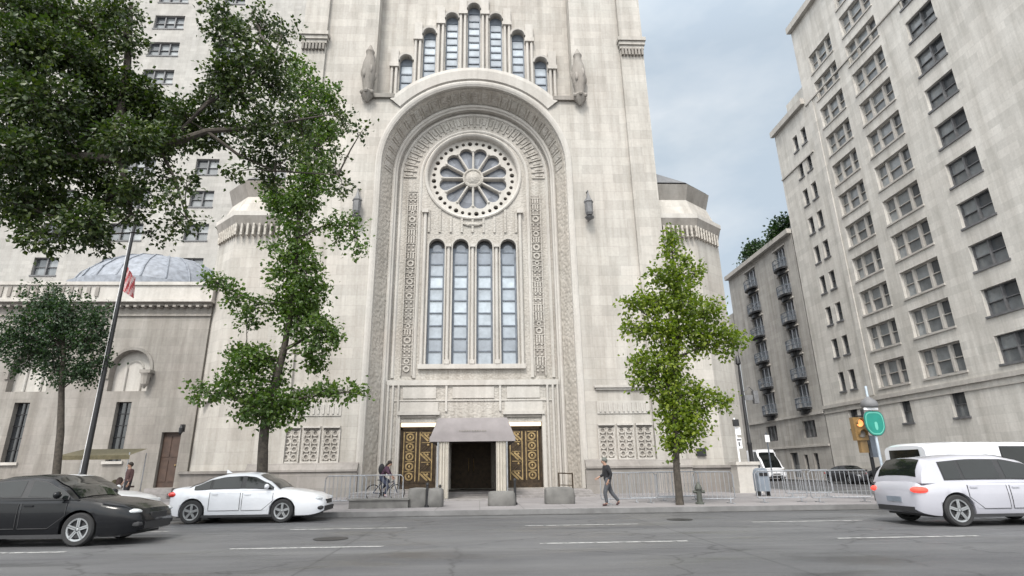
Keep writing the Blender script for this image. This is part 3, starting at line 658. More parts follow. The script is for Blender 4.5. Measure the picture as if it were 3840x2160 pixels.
# steps
b = MB()
for k in range(3): b.box(XC-5.86+.0, XC+5.86, 28.6+.38*k, 33.4, .15+.09*k, .24+.09*k)
b.box(XC-1.35, XC+1.35, 26.4, 28.6, .151, .2)
P(b, 'entrance_steps', 'granite')
# ------------------------------------------------------------------ entrance canopy
can = thing('entrance_canopy', 'mauve grey canvas canopy over the main entrance with cream side curtains', 'canopy', (-.35, 28., .15))
x0, x1, cz = -2.28, 1.62, 2.8; cx = -.33
b = MB()
def panel(p00, p10, p11, p01, nu, nv, sag):
    p00, p10, p11, p01 = map(Vector, (p00, p10, p11, p01)); nn = (p10-p00).cross(p01-p00).normalized(); q = random.Random(2)
    vs = [(p00.lerp(p10, i/nu)).lerp(p01.lerp(p11, i/nu), j/nv)+nn*(-sag*math.sin(PI*j/nv)*(.5+.5*abs(math.sin(PI*2*i/nu)))+(q.uniform(-.008, .008) if 0 < j < nv else 0)) for i in range(nu+1) for j in range(nv+1)]
    b.add(vs, [(i*(nv+1)+j, i*(nv+1)+j+1, (i+1)*(nv+1)+j+1, (i+1)*(nv+1)+j) for i in range(nu) for j in range(nv)])
panel((x0, 27, cz), (x1, 27, cz), (x1-.36, 27.1, 3.72), (x0+.36, 27.1, 3.72), 24, 8, -.05)
panel((x0+.36, 27.1, 3.72), (x1-.36, 27.1, 3.72), (x1-.36, 33.2, 4.1), (x0+.36, 33.2, 4.1), 8, 16, .05)
b.add([(x0, 27, cz), (x1, 27, cz), (x1-.36, 27.1, 3.72), (x0+.36, 27.1, 3.72), (x0, 33.2, cz), (x1, 33.2, cz), (x1-.36, 33.2, 4.1), (x0+.36, 33.2, 4.1)], [(1, 5, 6, 2), (4, 0, 3, 7)])
b.add([(x0+.02, 27.03, cz+.05), (x1-.02, 27.03, cz+.05), (x1-.02, 33.2, cz+.05), (x0+.02, 33.2, cz+.05)], [(0, 1, 2, 3)])
b.build('roof', 'canvas', can, True)
b = MB(); b.box(x0, x1, 26.985, 26.998, cz-.14, cz+.1); b.box(x0-.013, x0-.002, 27, 33.2, cz-.14, cz+.02); b.box(x1+.002, x1+.013, 27, 33.2, cz-.14, cz+.02); b.build('valance', 'canvas', can)
b = MB()
for k in range(11): b.box(cx-.62+k*.117, cx-.62+k*.117+(.075 if k % 4 else .05), 26.97, 26.984, cz+.3, cz+.36)
b.build('lettering_dashes', 'dark_lime', can)  # dashes stand in for the small lettering on the canopy
for s in (-1, 1):
    q = random.Random(3+s); b = MB(); xo = cx+s*1.57; pts = []
    for k in range(41):
        y = 27.1+6.0*k/40; pts.append((xo+.05*math.sin(k*1.9)+q.uniform(-.012, .012), y))
    vs = [(x, y, .28) for x, y in pts]+[(x+.0, y, cz) for x, y in pts]+[(x-s*.03, y, .28) for x, y in pts]+[(x-s*.03, y, cz) for x, y in pts]; n = 41
    b.add(vs, [(i, i+1, i+1+n, i+n) for i in range(40)]+[(i+2*n, i+1+2*n, i+1+3*n, i+3*n) for i in range(40)]+[(0, n, 3*n, 2*n)])
    pts = [(xo-s*(.5*k/14)+0, 27.06+.045*math.sin(k*2.3)) for k in range(15)]; n = 15
    vs = [(x, y, .22) for x, y in pts]+[(x, y, cz) for x, y in pts]+[(x, y+.03, .22) for x, y in pts]+[(x, y+.03, cz) for x, y in pts]
    b.add(vs, [(i, i+1, i+1+n, i+n) for i in range(14)]+[(i+2*n, i+1+2*n, i+1+3*n, i+3*n) for i in range(14)])
    b.build('curtain', 'curtain', can, True)
    b = MB(); b.tube([(xo, 27.04, .151), (xo, 27.04, cz)], .035, 8); b.build('post', 'greymetal', can)

# ------------------------------------------------------------------ chapel with its low dome
YH = 33.45
chapel = thing('chapel', 'small stone chapel with a blue grey tiled dome and arched niche beside the temple', 'chapel', (-22, YH, .15))
XE, XW = -16.0, -44.
niches = [-20.05, -25.6, -31.2, -36.8]
b = MB(); loops = [[(XW, .15), (XE, .15), (XE, 11.05), (XW, 11.05)]]
for x in niches: loops += [arch_loop(x, 1.1, 5.9, 7.15, 14), [(x-.42, 2.1), (x+.42, 2.1), (x+.42, 5.3), (x-.42, 5.3)]]
loops.append([(-17.68, .7), (-16.62, .7), (-16.62, 3.62), (-17.68, 3.62)])
b.plate(loops, YH, [(i, .45) for i in range(1, len(loops))])
b.add([(XE, YH, .15), (XE, 60, .15), (XE, 60, 11), (XE, YH, 11)], [(0, 1, 2, 3)]); b.add([(XW, YH, 11.04), (XE, YH, 11.04), (XE, 60, 11.04), (XW, 60, 11.04)], [(0, 1, 2, 3)])
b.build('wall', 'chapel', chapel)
b = MB(); b.box(XW, XE+.15, YH-.5, YH+2, 11.06, 11.22); b.box(XW, XE+.1, YH-.35, YH+2, 11.22, 12.1); b.box(XW, XE+.2, YH-.45, YH+2, 12.1, 12.3); b.build('parapet', 'lime_trim', chapel)
b = MB(); b.box(XW, XE+.05, YH-.22, YH-.003, 10.88, 11.06); b.box(XW, XE+.05, YH-.1, YH-.003, 10.28, 10.4)
for k in range(60): x = XE-.2-k*.45; b.box(x-.09, x+.09, YH-.4, YH-.003, 11.0 - .24, 10.88)
b.build('cornice', 'dark_lime', chapel)
b = MB()
for k in range(16): x = -22.6-k*.5; b.box(x-.1, x+.1, YH-.42, YH-.353, 11.4, 12.0)
b.build('balustrade', 'dark_lime', chapel)
for x in niches:
    b = MB(); b.plate([arch_loop(x, 1.1, 5.9, 7.15, 14)], YH+.44); b.tube([(x-.45, YH+.4, 5.9), (x-.45, YH+.4, 7.3)], .09, 8); b.tube([(x+.45, YH+.4, 5.9), (x+.45, YH+.4, 7.3)], .09, 8)
    b.sweep([(.55, YH+.43), (.5, YH+.36), (.4, YH+.43)], lambda R, x=x: arcpts(x, 7.2, R, PI, 0, 10)); n_ = b.build('niche', 'lime_trim', chapel)
    b = MB(); b.sweep([(1.3, YH-.003), (1.28, YH-.09), (1.12, YH-.07), (1.1, YH)], lambda R, x=x: [(x-R, 6.6)]+arcpts(x, 7.15, R, PI, 0, 16)+[(x+R, 6.6)]); b.build('niche_arch', 'dark_lime', chapel)
    b = MB(); b.box(x-.42, x+.42, YH+.32, YH+.36, 2.1, 5.3); wn = b.build('tall_window', 'darkglass', chapel)
    b = MB(); b.box(x-.03, x+.03, YH+.27, YH+.32, 2.1, 5.3)
    for k in range(1, 5): b.box(x-.42, x+.42, YH+.28, YH+.318, 2.1+k*.64-.025, 2.1+k*.64+.025)
    b.build('glazing_bars', 'black', wn);
    b = MB(); b.box(x-.55, x+.55, YH-.12, YH-.003, 1.95, 2.1); b.build('sill', 'lime_trim', wn)
b = MB(); b.box(-17.68, -16.62, YH+.25, YH+.3, .7, 3.62)
for u in (-17.4, -16.9):
    for z in (1., 2.3): b.box(u-.2, u+.2, YH+.22, YH+.249, z, z+1.1)
dr = b.build('side_door', plain('dark_oak', (.06, .035, .025), .6, var=.3), chapel)
b = MB(); b.ball((-16.78, YH+.2, 1.85), .05, 8, 6); b.build('door_handle', 'gold', dr)
b = MB(); b.box(-18.05, -16.42, YH-.9, YH+.2, .152, .42); b.box(-17.85, -16.42, YH-.5, YH+.24, .42, .68); b.build('door_step', 'granite', chapel)
b = MB(); x, z = -18.95, 6.75; b.box(x-.3, x+.3, YH-.5, YH-.003, z+.12, z+.3); b.lathe([(.04, z-.75), (.2, z-.5), (.24, z-.05), (.3, z+.1)], (x, YH-.3, 0), 8); b.build('wall_bracket', 'dark_lime', chapel)
b = MB(); b.box(-16.2, -15.98, 32.36, 32.5, 3.55, 3.95); b.lathe([(.03, 3.4), (.1, 3.5), (.11, 3.75), (.03, 3.9)], (-16.1, 32.3, 0), 8); b.build('door_lamp', 'black', chapel)
b = MB(); c = (-22.2, 39.0); n = 20; prof = [(5.6, 12.0), (5.6, 12.9), (5.2, 13.0), (4.8, 13.8), (4.1, 14.5), (3.0, 15.2), (1.6, 15.65), (.3, 15.8)]
b.lathe(prof, (*c, 0), n)
for i in range(len(prof)-1):
    pass
for k in range(24):
    a = 2*PI*k/24; b.tube([(c[0]+r*math.cos(a), c[1]+r*math.sin(a), z+.02) for r, z in prof[2:]], .05, 5)
b.build('dome_roof', 'bluetile', chapel, True)
b = MB(); b.box(XW, XE-.3, YH+1.7, 60, 12.3, 12.6); b.add([(XW, YH+1.7, 12.6), (XE-.3, YH+1.7, 12.6), (XE-2.6, 38, 13.8), (XW, 38, 13.8), (XE-2.6, 58, 13.8), (XE-.3, 60, 12.6)], [(0, 1, 2, 3), (1, 5, 4, 2), (2, 4, 3)]); b.build('lower_roof', 'bluetile', chapel)

# ------------------------------------------------------------------ generic window of a big facade
def win(par, f, u0, u1, v0, v1, depth, lights, frame='white', pane='pane', name='window', bar=.07, sill=None, transom=True):
    # f(u, v, d): d goes into the wall
    b = MB()
    def bx(a, c, e, g, d0, d1):
        p = [f(x, y, d) for d in (d0, d1) for x, y in ((a, e), (c, e), (c, g), (a, g))]
        b.add(p, [(0, 1, 2, 3), (7, 6, 5, 4), (0, 4, 5, 1), (1, 5, 6, 2), (2, 6, 7, 3), (3, 7, 4, 0)])
    d0, d1 = depth*.55, depth*.98
    bx(u0, u1, v0, v0+bar, d0, d1); bx(u0, u1, v1-bar, v1, d0, d1); bx(u0, u0+bar, v0+bar, v1-bar, d0, d1); bx(u1-bar, u1, v0+bar, v1-bar, d0, d1)
    us = [u0+bar]; tot = sum(lights); x = u0
    for k, l in enumerate(lights[:-1]):
        x += (u1-u0)*l/tot; mw = bar*1.9 if len(lights) > 1 else bar
        bx(x-mw/2, x+mw/2, v0+bar, v1-bar, d0*.7, d1)
    if transom:
        bx(u0+bar, u1-bar, (v0+v1)/2-.03, (v0+v1)/2+.03, d0*1.12, d1)
    if sill is not None: bx(u0-.1, u1+.1, v0-.14, v0, -.09, depth*.5)
    w_ = b.build(name, frame, par)
    g = MB(); x = u0
    for l in lights:
        xn = x+(u1-u0)*l/tot
        for a, c in ((v0, (v0+v1)/2), ((v0+v1)/2, v1)): g.add([f(x, a, d1-.02), f(xn, a, d1-.02), f(xn, c, d1-.02), f(x, c, d1-.02)], [(0, 1, 2, 3)])
        x = xn
    g.build('pane', pane, w_); return w_

# ------------------------------------------------------------------ white apartment block behind the chapel
apt = thing('apartment_building', 'tall white apartment block with dark windows rising behind the chapel', 'apartment block', (-45, 62, .15))
YA = 62.; fa = lambda u, v, d: (u, YA+d, v); holes = []
for i in range(6):
    for j in range(15):
        u = -72.5+i*7.95-.0; v = 5.6+j*4.25
        if u+1.5 < -26 and v > 14: holes.append((u-1.9 if i % 2 == 0 else u-1.35, u+1.9 if i % 2 == 0 else u+1.35, v, v+2.1))
b = MB(); b.grid(-95, -20.5, .15, 70, holes, fa, .5); b.add([(-20.5, YA, .15), (-20.5, 90, .15), (-20.5, 90, 70), (-20.5, YA, 70)], [(0, 1, 2, 3)]); b.box(-95, -20.4, YA+.6, 90, 70, 70.4)
b.build('wall', 'white_brick', apt)
for h in holes:
    win(apt, fa, *h, .5, [1, 1, 1] if h[1]-h[0] > 3 else [1, 1], frame='slate', bar=.08, sill=1)

# ------------------------------------------------------------------ stone apartment tower across the side street
XT = 33.; ft = lambda u, v, d: (XT+d, u, v)
tower = thing('apartment_tower', 'tall grey limestone apartment house with rows of triple windows, right of the side street', 'apartment house', (XT, 40, .15))
def hb(c, w): return (c-w/2, c+w/2)
FH = 3.1; holes = []; kinds = []
for j in range(12):
    v = 8.35+FH*j-.85
    if j < 11: holes.append((*hb(44.45, 3.5), v-.05, v+2.0)); kinds.append('t')
    holes.append((*hb(39.2, 3.9), v-.05, v+2.05)); kinds.append('t')
    holes.append((*hb(33.3, 2.6), v-.1, v+1.7)); kinds.append('d')
    if j < 9:
        for c in (50.9, 49.35): holes.append((*hb(c, .85), v+.35, v+2.05)); kinds.append('s')
for c, wd in ((43.7, 1.1), (38.6, 1.3), (50.2, 1.2)): holes.append((*hb(c, wd), 4.5, 6.2)); kinds.append('s')
b = MB(); YM = 48.1; FT = 26.2; HT, HB = 45.6, 36.9
inA = [h for h in holes if h[1] < YM]; inB = [h for h in holes if h[0] > YM]
b.grid(FT, YM, .15, HT, inA, ft, .42); b.grid(YM, 54.4, .15, HB, inB, ft, .42)
b.add([ft(YM, HB, 0), ft(YM, HT, 0), ft(YM, HT, 30), ft(YM, HB, 30)], [(0, 1, 2, 3)]); b.add([ft(54.4, .15, 0), ft(54.4, HB, 0), ft(54.4, HB, 30), ft(54.4, .15, 30)], [(0, 1, 2, 3)])
b.add([ft(FT, .15, 0), ft(FT, HT, 0), ft(FT, HT, 40), ft(FT, .15, 40)], [(0, 1, 2, 3)]); b.add([ft(FT, HT, 0), ft(YM, HT, 0), ft(YM, HT, 40), ft(FT, HT, 40)], [(0, 1, 2, 3)]); b.add([ft(YM, HB, 0), ft(54.4, HB, 0), ft(54.4, HB, 30), ft(YM, HB, 30)], [(0, 1, 2, 3)])
b.build('wall', 'tower', tower)
for h, k in zip(holes, kinds):
    win(tower, ft, *h, .42, {'t': [1, 1.35, 1], 'd': [1, 1], 's': [1]}[k], frame='lime_trim' if k == 't' else 'slate', bar=.1 if k == 't' else .05, sill=1)
b = MB()
def tb(a, c, e, g, d): b.add([ft(x, y, q) for q in (-d, -.002) for x, y in ((a, e), (c, e), (c, g), (a, g))], [(0, 1, 2, 3), (7, 6, 5, 4), (0, 4, 5, 1), (1, 5, 6, 2), (2, 6, 7, 3), (3, 7, 4, 0)])

for nm, *a in (('cornice', FT-.1, YM+.1, HT-.5, HT+.2, .45), ('cornice', YM+.11, 54.6, HB-.4, HB+.25, .4), ('string_course', FT, 54.4, 6.55, 6.85, .16), ('string_course', FT, 54.4, 6.1, 6.2, .08), ('string_course', YM+.2, 54.4, 31.0, 31.15, .12), ('string_course', FT, YM, 36.05, 36.2, .12), ('base_course', FT, 54.4, .15, 1.2, .12)):
    b = MB(); tb(*a); b.build(nm, 'lime_trim', tower)
b = MB(); tb(46.9, 47.5, 7., 36., .07); b.build('pilaster', 'tower', tower)
b = MB(); b.box(XT+1.5, XT+12, 49.3, 53.6, HB, HB+3.2); b.build('roof_house', 'tower', tower); b = MB(); b.box(XT+4, XT+18, 33, 44, HT, HT+4); b.build('roof_house', 'tower', tower)

# ------------------------------------------------------------------ bow windowed townhouses further down the side street
town = thing('townhouse', 'grey stone townhouse row with bowed iron balconies and a mansard roof beside the apartment house', 'townhouse', (XT, 62, .15))
T0, T1, TH_ = 54.5, 70.6, 25.3
holes = []
for c in (57.5, 64.6):
    for j in range(6): holes.append((*hb(c, 2.1 if c < 60 else 2.5), 7.1+2.98*j, 9.35+2.98*j))
low = [(*hb(57.5, 2.3), 4.1, 5.75), (*hb(65.2, 2.4), 4.1, 5.75), (*hb(61.2, 1.5), .3, 2.75), (*hb(57.2, .8), .9, 2.6), (*hb(59., .7), 1., 2.5), (*hb(65.6, 1.2), .8, 2.6), (*hb(68.4, 1.1), .8, 2.6)]
b = MB(); b.grid(T0, T1, .15, TH_, holes+low, ft, .4)
b.add([ft(T1, .15, 0), ft(T1, TH_, 0), ft(T1, TH_, 20), ft(T1, .15, 20)], [(0, 1, 2, 3)]); b.add([ft(T0, TH_, 0), ft(T1, TH_, 0), ft(T1, TH_, 20), ft(T0, TH_, 20)], [(0, 1, 2, 3)])
b.build('wall', 'town', town)
for h in holes:
    wn = win(town, ft, *h, .4, [1, 1.2, 1], frame='greymetal', pane='pane_pale', bar=.08)
    c = (h[0]+h[1])/2; r = (h[1]-h[0])/2+.12; z = h[2]-.1
    q = MB(); arc = [(c+r*math.cos(PI*k/10), -.75*math.sin(PI*k/10)) for k in range(11)]
    q.prism(arc, z-.2, z, lambda x, y, zz: ft(x, zz, y-.003)); q.prism([(c+(x-c)*.6, y*.6) for x, y in arc], z-.65, z-.2, lambda x, y, zz: ft(x, zz, y-.003))
    q.build('balcony', 'black', town); q = MB()
    for hh in (.45, .95):
        q.tube([ft(x, z+hh, y) for x, y in arc], .035, 5)
    for x, y in arc: q.tube([ft(x, z, y), ft(x, z+.95, y)], .022, 4)
    for k in range(10):
        x, y = (arc[k][0]+arc[k+1][0])/2, (arc[k][1]+arc[k+1][1])/2; q.tube([ft(x, z, y), ft(x, z+.95, y)], .016, 4)
    q.build('railing', 'leadframe', town)
for h in low: win(town, ft, *h, .4, [1, 1, 1] if h[1]-h[0] > 1.8 else [1], frame='slate', bar=.06, transom=h[2] > .5)
for nm, *a in (('cornice', T0+.02, T1+.1, TH_-.35, TH_+.15, .5), ('string_course', T0+.02, T1, 6.2, 6.45, .15), ('string_course', T0+.02, T1, 3.2, 3.4, .12)):
    b = MB(); tb(*a); b.build(nm, 'lime_trim', town)
b = MB()
for c, wd in ((57.5, 2.6), (64.6, 3.0)):
    for j in range(6): b = MB(); tb(c-wd/2, c+wd/2, 9.36+2.98*j, 9.5+2.98*j, .12); b.build('window_head', 'lime_trim', town)
b = MB(); b.add([ft(T0, TH_+.15, .2), ft(T1, TH_+.15, .2), ft(T1, TH_+2.2, 2.2), ft(T0, TH_+2.2, 2.2), ft(T0, TH_+.15, 20), ft(T1, TH_+.15, 20), ft(T1, TH_+2.2, 19), ft(T0, TH_+2.2, 19)], [(0, 1, 2, 3), (3, 2, 6, 7), (1, 5, 6, 2), (4, 0, 3, 7)]); b.build('mansard_roof', 'slate', town)
b = MB(); b.box(XT+3, XT+4.6, 55.2, 56.4, TH_+2, TH_+4.6); b.build('chimney', 'town', town); b = MB(); b.box(XT+3, XT+4.2, 69, 70, TH_+2, TH_+4.2); b.build('chimney', 'town', town)
bd = thing('corner_house', 'plain grey stone house at the far end of the side street', 'house', (XT, 85, .15))
b = MB(); holes = [(*hb(74+5*i, 1.5), 3+3.4*j, 5+3.4*j) for i in range(6) for j in range(5)]; b.grid(70.7, 102, .15, 20.5, holes, ft, .4); b.add([ft(70.7, 20.5, 0), ft(102, 20.5, 0), ft(102, 20.5, 20), ft(70.7, 20.5, 20)], [(0, 1, 2, 3)]); b.build('wall', 'town', bd)
for h in holes: win(bd, ft, *h, .4, [1], frame='slate', bar=.06)
bd = thing('distant_block', 'distant pale building closing the end of the side street', 'building', (24, 135, .15))
b = MB(); fd = lambda u, v, d: (u, 135+d, v); holes = [(*hb(5+4.2*i, 1.7), 3+3.6*j, 5.1+3.6*j) for i in range(10) for j in range(5)]; b.grid(0, 60, .0, 22, holes, fd, .4); b.add([(0, 135, 22), (60, 135, 22), (60, 150, 22), (0, 150, 22)], [(0, 1, 2, 3)]); b.build('wall', 'white_brick', bd)
b = MB()
for h in holes: b.box(h[0], h[1], 135.3, 135.38, h[2], h[3])
b.build('window_panes', 'pane', bd)
# ------------------------------------------------------------------ trees
def tree(name, label, cat, base, trunk, lobes, leafmat, size, per, seed, group=None, limbs=(), rtwig=.014, cmin=.2):
    q = random.Random(seed); t = thing(name, label, cat, base, 0, group)
    wood = MB(); wood.tube([p for p, r in trunk], [r for p, r in trunk], 10)
    for pts, ra in limbs: wood.tube(pts, ra, 8)
    leaves_v, leaves_f = [], []
    anchors = [Vector(p) for p, r in trunk[1:]]+[Vector(p) for pts, ra in limbs for p in pts[1:]]
    def leaf(c, out):
        s = size*q.uniform(.7, 1.35)
        a = (out+Vector((q.gauss(0, 1), q.gauss(0, 1), q.gauss(0, .8)))*.8).normalized()
        n = Vector((q.gauss(0, 1), q.gauss(0, 1), q.gauss(.7, .8))); b_ = a.cross(n)
        if b_.length < .05: return
        b_.normalize(); n = b_.cross(a); w_ = s*q.uniform(.3, .45); k = len(leaves_v)
        leaves_v.extend([c, c+a*s*.42+b_*w_+n*s*.08, c+a*s-n*s*.12, c+a*s*.42-b_*w_+n*s*.08])
        leaves_f.append((k, k+1, k+2, k+3))
    for (px, py, Y, rx, ry, dens) in lobes:
        c = at(px, py, Y); k = mpp(c); rx *= k; rz = ry*k*1.05; rd = (rx+rz)/2*.95
        root = min(anchors, key=lambda p: (p-c).length+(1.2*max(0, p.z-c.z+.1)))
        mid = root.lerp(c, .55)+Vector((q.uniform(-.1, .1), q.uniform(-.1, .1), q.uniform(-.02, .15)))*(c-root).length*.6
        r_ = max(.018, min(.07, (c-root).length*.02)); wood.tube([root, mid, c], [r_, r_*.7, r_*.35], 6)
        ncl = max(4, int(rx*rz*dens*per))
        for _ in range(ncl):
            d = Vector((q.gauss(0, 1), q.gauss(0, 1), q.gauss(0, 1))).normalized(); u = q.random()**.42*q.uniform(.75, 1.12)
            p = c+Vector((d.x*rx*u, d.y*rd*u, d.z*rz*u))
            if q.random() < .45: wood.tube([mid.lerp(c, q.uniform(.2, 1)), p], [rtwig, rtwig*.4], 3, False)
            out = (p-c); out = out.normalized() if out.length > .01 else Vector((0, 0, 1)); out.z -= .25
            cr = max(size*q.uniform(1.1, 2.4), cmin*q.uniform(.8, 1.5))
            for _ in range(q.randint(9, 17)):
                leaf(p+Vector((q.gauss(0, 1), q.gauss(0, 1), q.gauss(0, .8)))*cr*.6, out)
    o = wood.build('trunk', 'bark', t, True)
    cr = MB(); cr.v = [tuple(v) for v in leaves_v]; cr.f = leaves_f; cr.m = [0]*len(leaves_f); cr.build('crown', leafmat, t)
    return t
def T_(px, py, Y, r): return (at(px, py, Y), r)
# ginkgo in front of the left pier
Y = 22.
base = at(660, 1200, Y); base.z = .15; tb0 = (base, .21)
lob = [(520, 985, 22, 48, 26, 1), (575, 975, 21.7, 48, 32, 1), (640, 985, 22, 60, 40, 1), (690, 1020, 21.6, 60, 44, 1.1), (630, 1035, 22.3, 42, 28, 1), (725, 1030, 22, 42, 34, 1), (665, 1050, 21.8, 36, 26, 1), (760, 1000, 22.2, 36, 26, 1), (815, 985, 22, 48, 26, 1), (870, 985, 22.1, 40, 18, .9), (908, 990, 22, 22, 9, .9),
  (610, 920, 22, 42, 42, .9), (650, 900, 21.8, 52, 40, 1), (690, 935, 22.3, 44, 40, 1), (600, 890, 22.2, 30, 26, .8), (790, 895, 22.3, 34, 48, 1), (800, 830, 21.8, 50, 58, 1.1), (835, 850, 22.2, 32, 30, .8), (750, 800, 22.1, 52, 52, 1.1), (760, 745, 22, 58, 52, 1.1), (700, 770, 22.2, 42, 34, .9), (640, 775, 22, 42, 30, .9), (620, 815, 22.1, 26, 24, .7), (590, 745, 22, 34, 24, .9), (550, 712, 21.9, 40, 22, 1), (530, 700, 22, 20, 18, .8),
  (720, 690, 22, 46, 46, 1.1), (770, 690, 21.8, 44, 50, 1), (805, 735, 22.1, 26, 32, .8), (715, 630, 22, 40, 38, 1), (765, 640, 22.1, 34, 40, 1), (690, 615, 22, 24, 18, .8), (745, 570, 22, 38, 50, 1.1), (715, 515, 22.1, 46, 44, 1.1), (760, 500, 21.9, 46, 50, 1.1), (690, 485, 22, 34, 40, 1), (800, 450, 22, 44, 56, 1.1), (770, 420, 22.1, 40, 48, 1), (830, 565, 22, 34, 18, .8), (872, 560, 22.1, 34, 22, .9), (893, 600, 22, 18, 34, .9), (850, 600, 21.9, 22, 28, .8), (905, 635, 22, 11, 18, .8),
  (800, 360, 22, 52, 52, .9), (830, 320, 22.2, 40, 40, .8), (790, 290, 22, 56, 50, .9), (820, 240, 22, 44, 44, .8), (770, 220, 22.1, 46, 50, .8), (745, 170, 22, 40, 42, .7), (740, 330, 22, 34, 34, .5)]
tr_ = [tb0, T_(660, 1180, Y, .19), T_(662, 1120, Y, .175), T_(668, 1050, Y, .165), T_(690, 970, Y, .15), T_(712, 890, Y, .13), T_(730, 800, Y, .115), T_(742, 700, Y, .10), T_(748, 600, Y, .085), T_(755, 500, Y, .07), T_(775, 400, Y, .05), T_(785, 280, Y, .035), T_(780, 190, Y, .02)]
lm = [([at(668, 1050, Y), at(620, 1010, 21.9), at(540, 985, 22)], [.07, .05, .03]), ([at(672, 1035, Y), at(760, 1000, 22), at(890, 985, 22)], [.06, .04, .02]), ([at(705, 905, Y), at(655, 900, 21.8), at(610, 905, 22)], [.06, .04, .02]), ([at(715, 880, Y), at(770, 850, 22), at(815, 830, 22)], [.08, .06, .03]), ([at(735, 760, Y), at(650, 765, 22), at(545, 712, 22)], [.06, .04, .015]), ([at(748, 600, Y), at(820, 565, 22), at(885, 570, 22)], [.05, .035, .015])]
tree('ginkgo_tree', 'tall irregular green ginkgo tree on the sidewalk behind the white sedan', 'tree', base, tr_, lob, 'leaf_mid', .15, 82, 11, limbs=lm)
# young yellow-green ginkgo right of the portal
Y = 21.4
base = at(1712, 1287, Y); base.z = .15
lob = [(1690, 590, 21.4, 20, 22, 1), (1690, 635, 21.4, 30, 32, 1), (1730, 655, 21.5, 20, 14, .7), (1650, 695, 21.3, 36, 20, .9), (1695, 700, 21.4, 56, 40, 1.1), (1750, 690, 21.5, 32, 22, .9), (1600, 760, 21.4, 36, 24, 1), (1580, 770, 21.4, 18, 16, .8), (1650, 760, 21.5, 46, 36, 1.1), (1710, 760, 21.3, 56, 46, 1.1), (1770, 780, 21.4, 44, 38, 1), (1600, 825, 21.4, 38, 30, 1), (1660, 830, 21.5, 56, 40, 1.1), (1730, 835, 21.3, 60, 42, 1.1), (1800, 840, 21.4, 46, 34, 1), (1845, 855, 21.4, 32, 30, 1), (1775, 875, 21.5, 40, 22, .9), (1828, 885, 21.4, 26, 16, .8),
  (1690, 885, 21.4, 46, 32, 1), (1615, 920, 21.4, 30, 40, 1), (1605, 955, 21.4, 18, 20, .8), (1655, 920, 21.5, 50, 40, 1.1), (1700, 935, 21.3, 40, 40, 1.1), (1665, 975, 21.4, 44, 34, 1.1), (1715, 995, 21.4, 56, 40, 1.1), (1770, 1000, 21.4, 46, 26, 1), (1818, 1005, 21.4, 28, 24, .9), (1690, 1045, 21.5, 42, 38, 1.1), (1740, 1050, 21.3, 50, 32, 1), (1700, 1095, 21.4, 44, 34, 1.1), (1755, 1085, 21.4, 38, 20, .9), (1685, 1130, 21.4, 30, 22, .9), (1735, 1115, 21.4, 28, 18, .9)]
tr_ = [(base, .15), T_(1708, 1240, Y, .13), T_(1702, 1180, Y, .12), T_(1700, 1100, Y, .11), T_(1696, 1000, Y, .1), T_(1700, 920, Y, .09), T_(1705, 840, Y, .075), T_(1700, 760, Y, .06), T_(1695, 690, Y, .045), T_(1690, 620, Y, .03), T_(1688, 575, Y, .015)]
lm = [([at(1700, 1080, Y), at(1740, 1040, Y), at(1810, 1008, Y)], [.045, .03, .015]), ([at(1698, 980, Y), at(1650, 950, Y), at(1610, 920, Y)], [.045, .03, .015]), ([at(1702, 900, Y), at(1770, 870, Y), at(1845, 855, Y)], [.05, .035, .015]), ([at(1704, 860, Y), at(1650, 810, Y), at(1590, 765, Y)], [.05, .03, .015])]
tree('ginkgo_tree', 'young yellow green ginkgo tree with slim trunk near the street corner', 'tree', base, tr_, lob, 'leaf_lime', .145, 92, 23, limbs=lm)
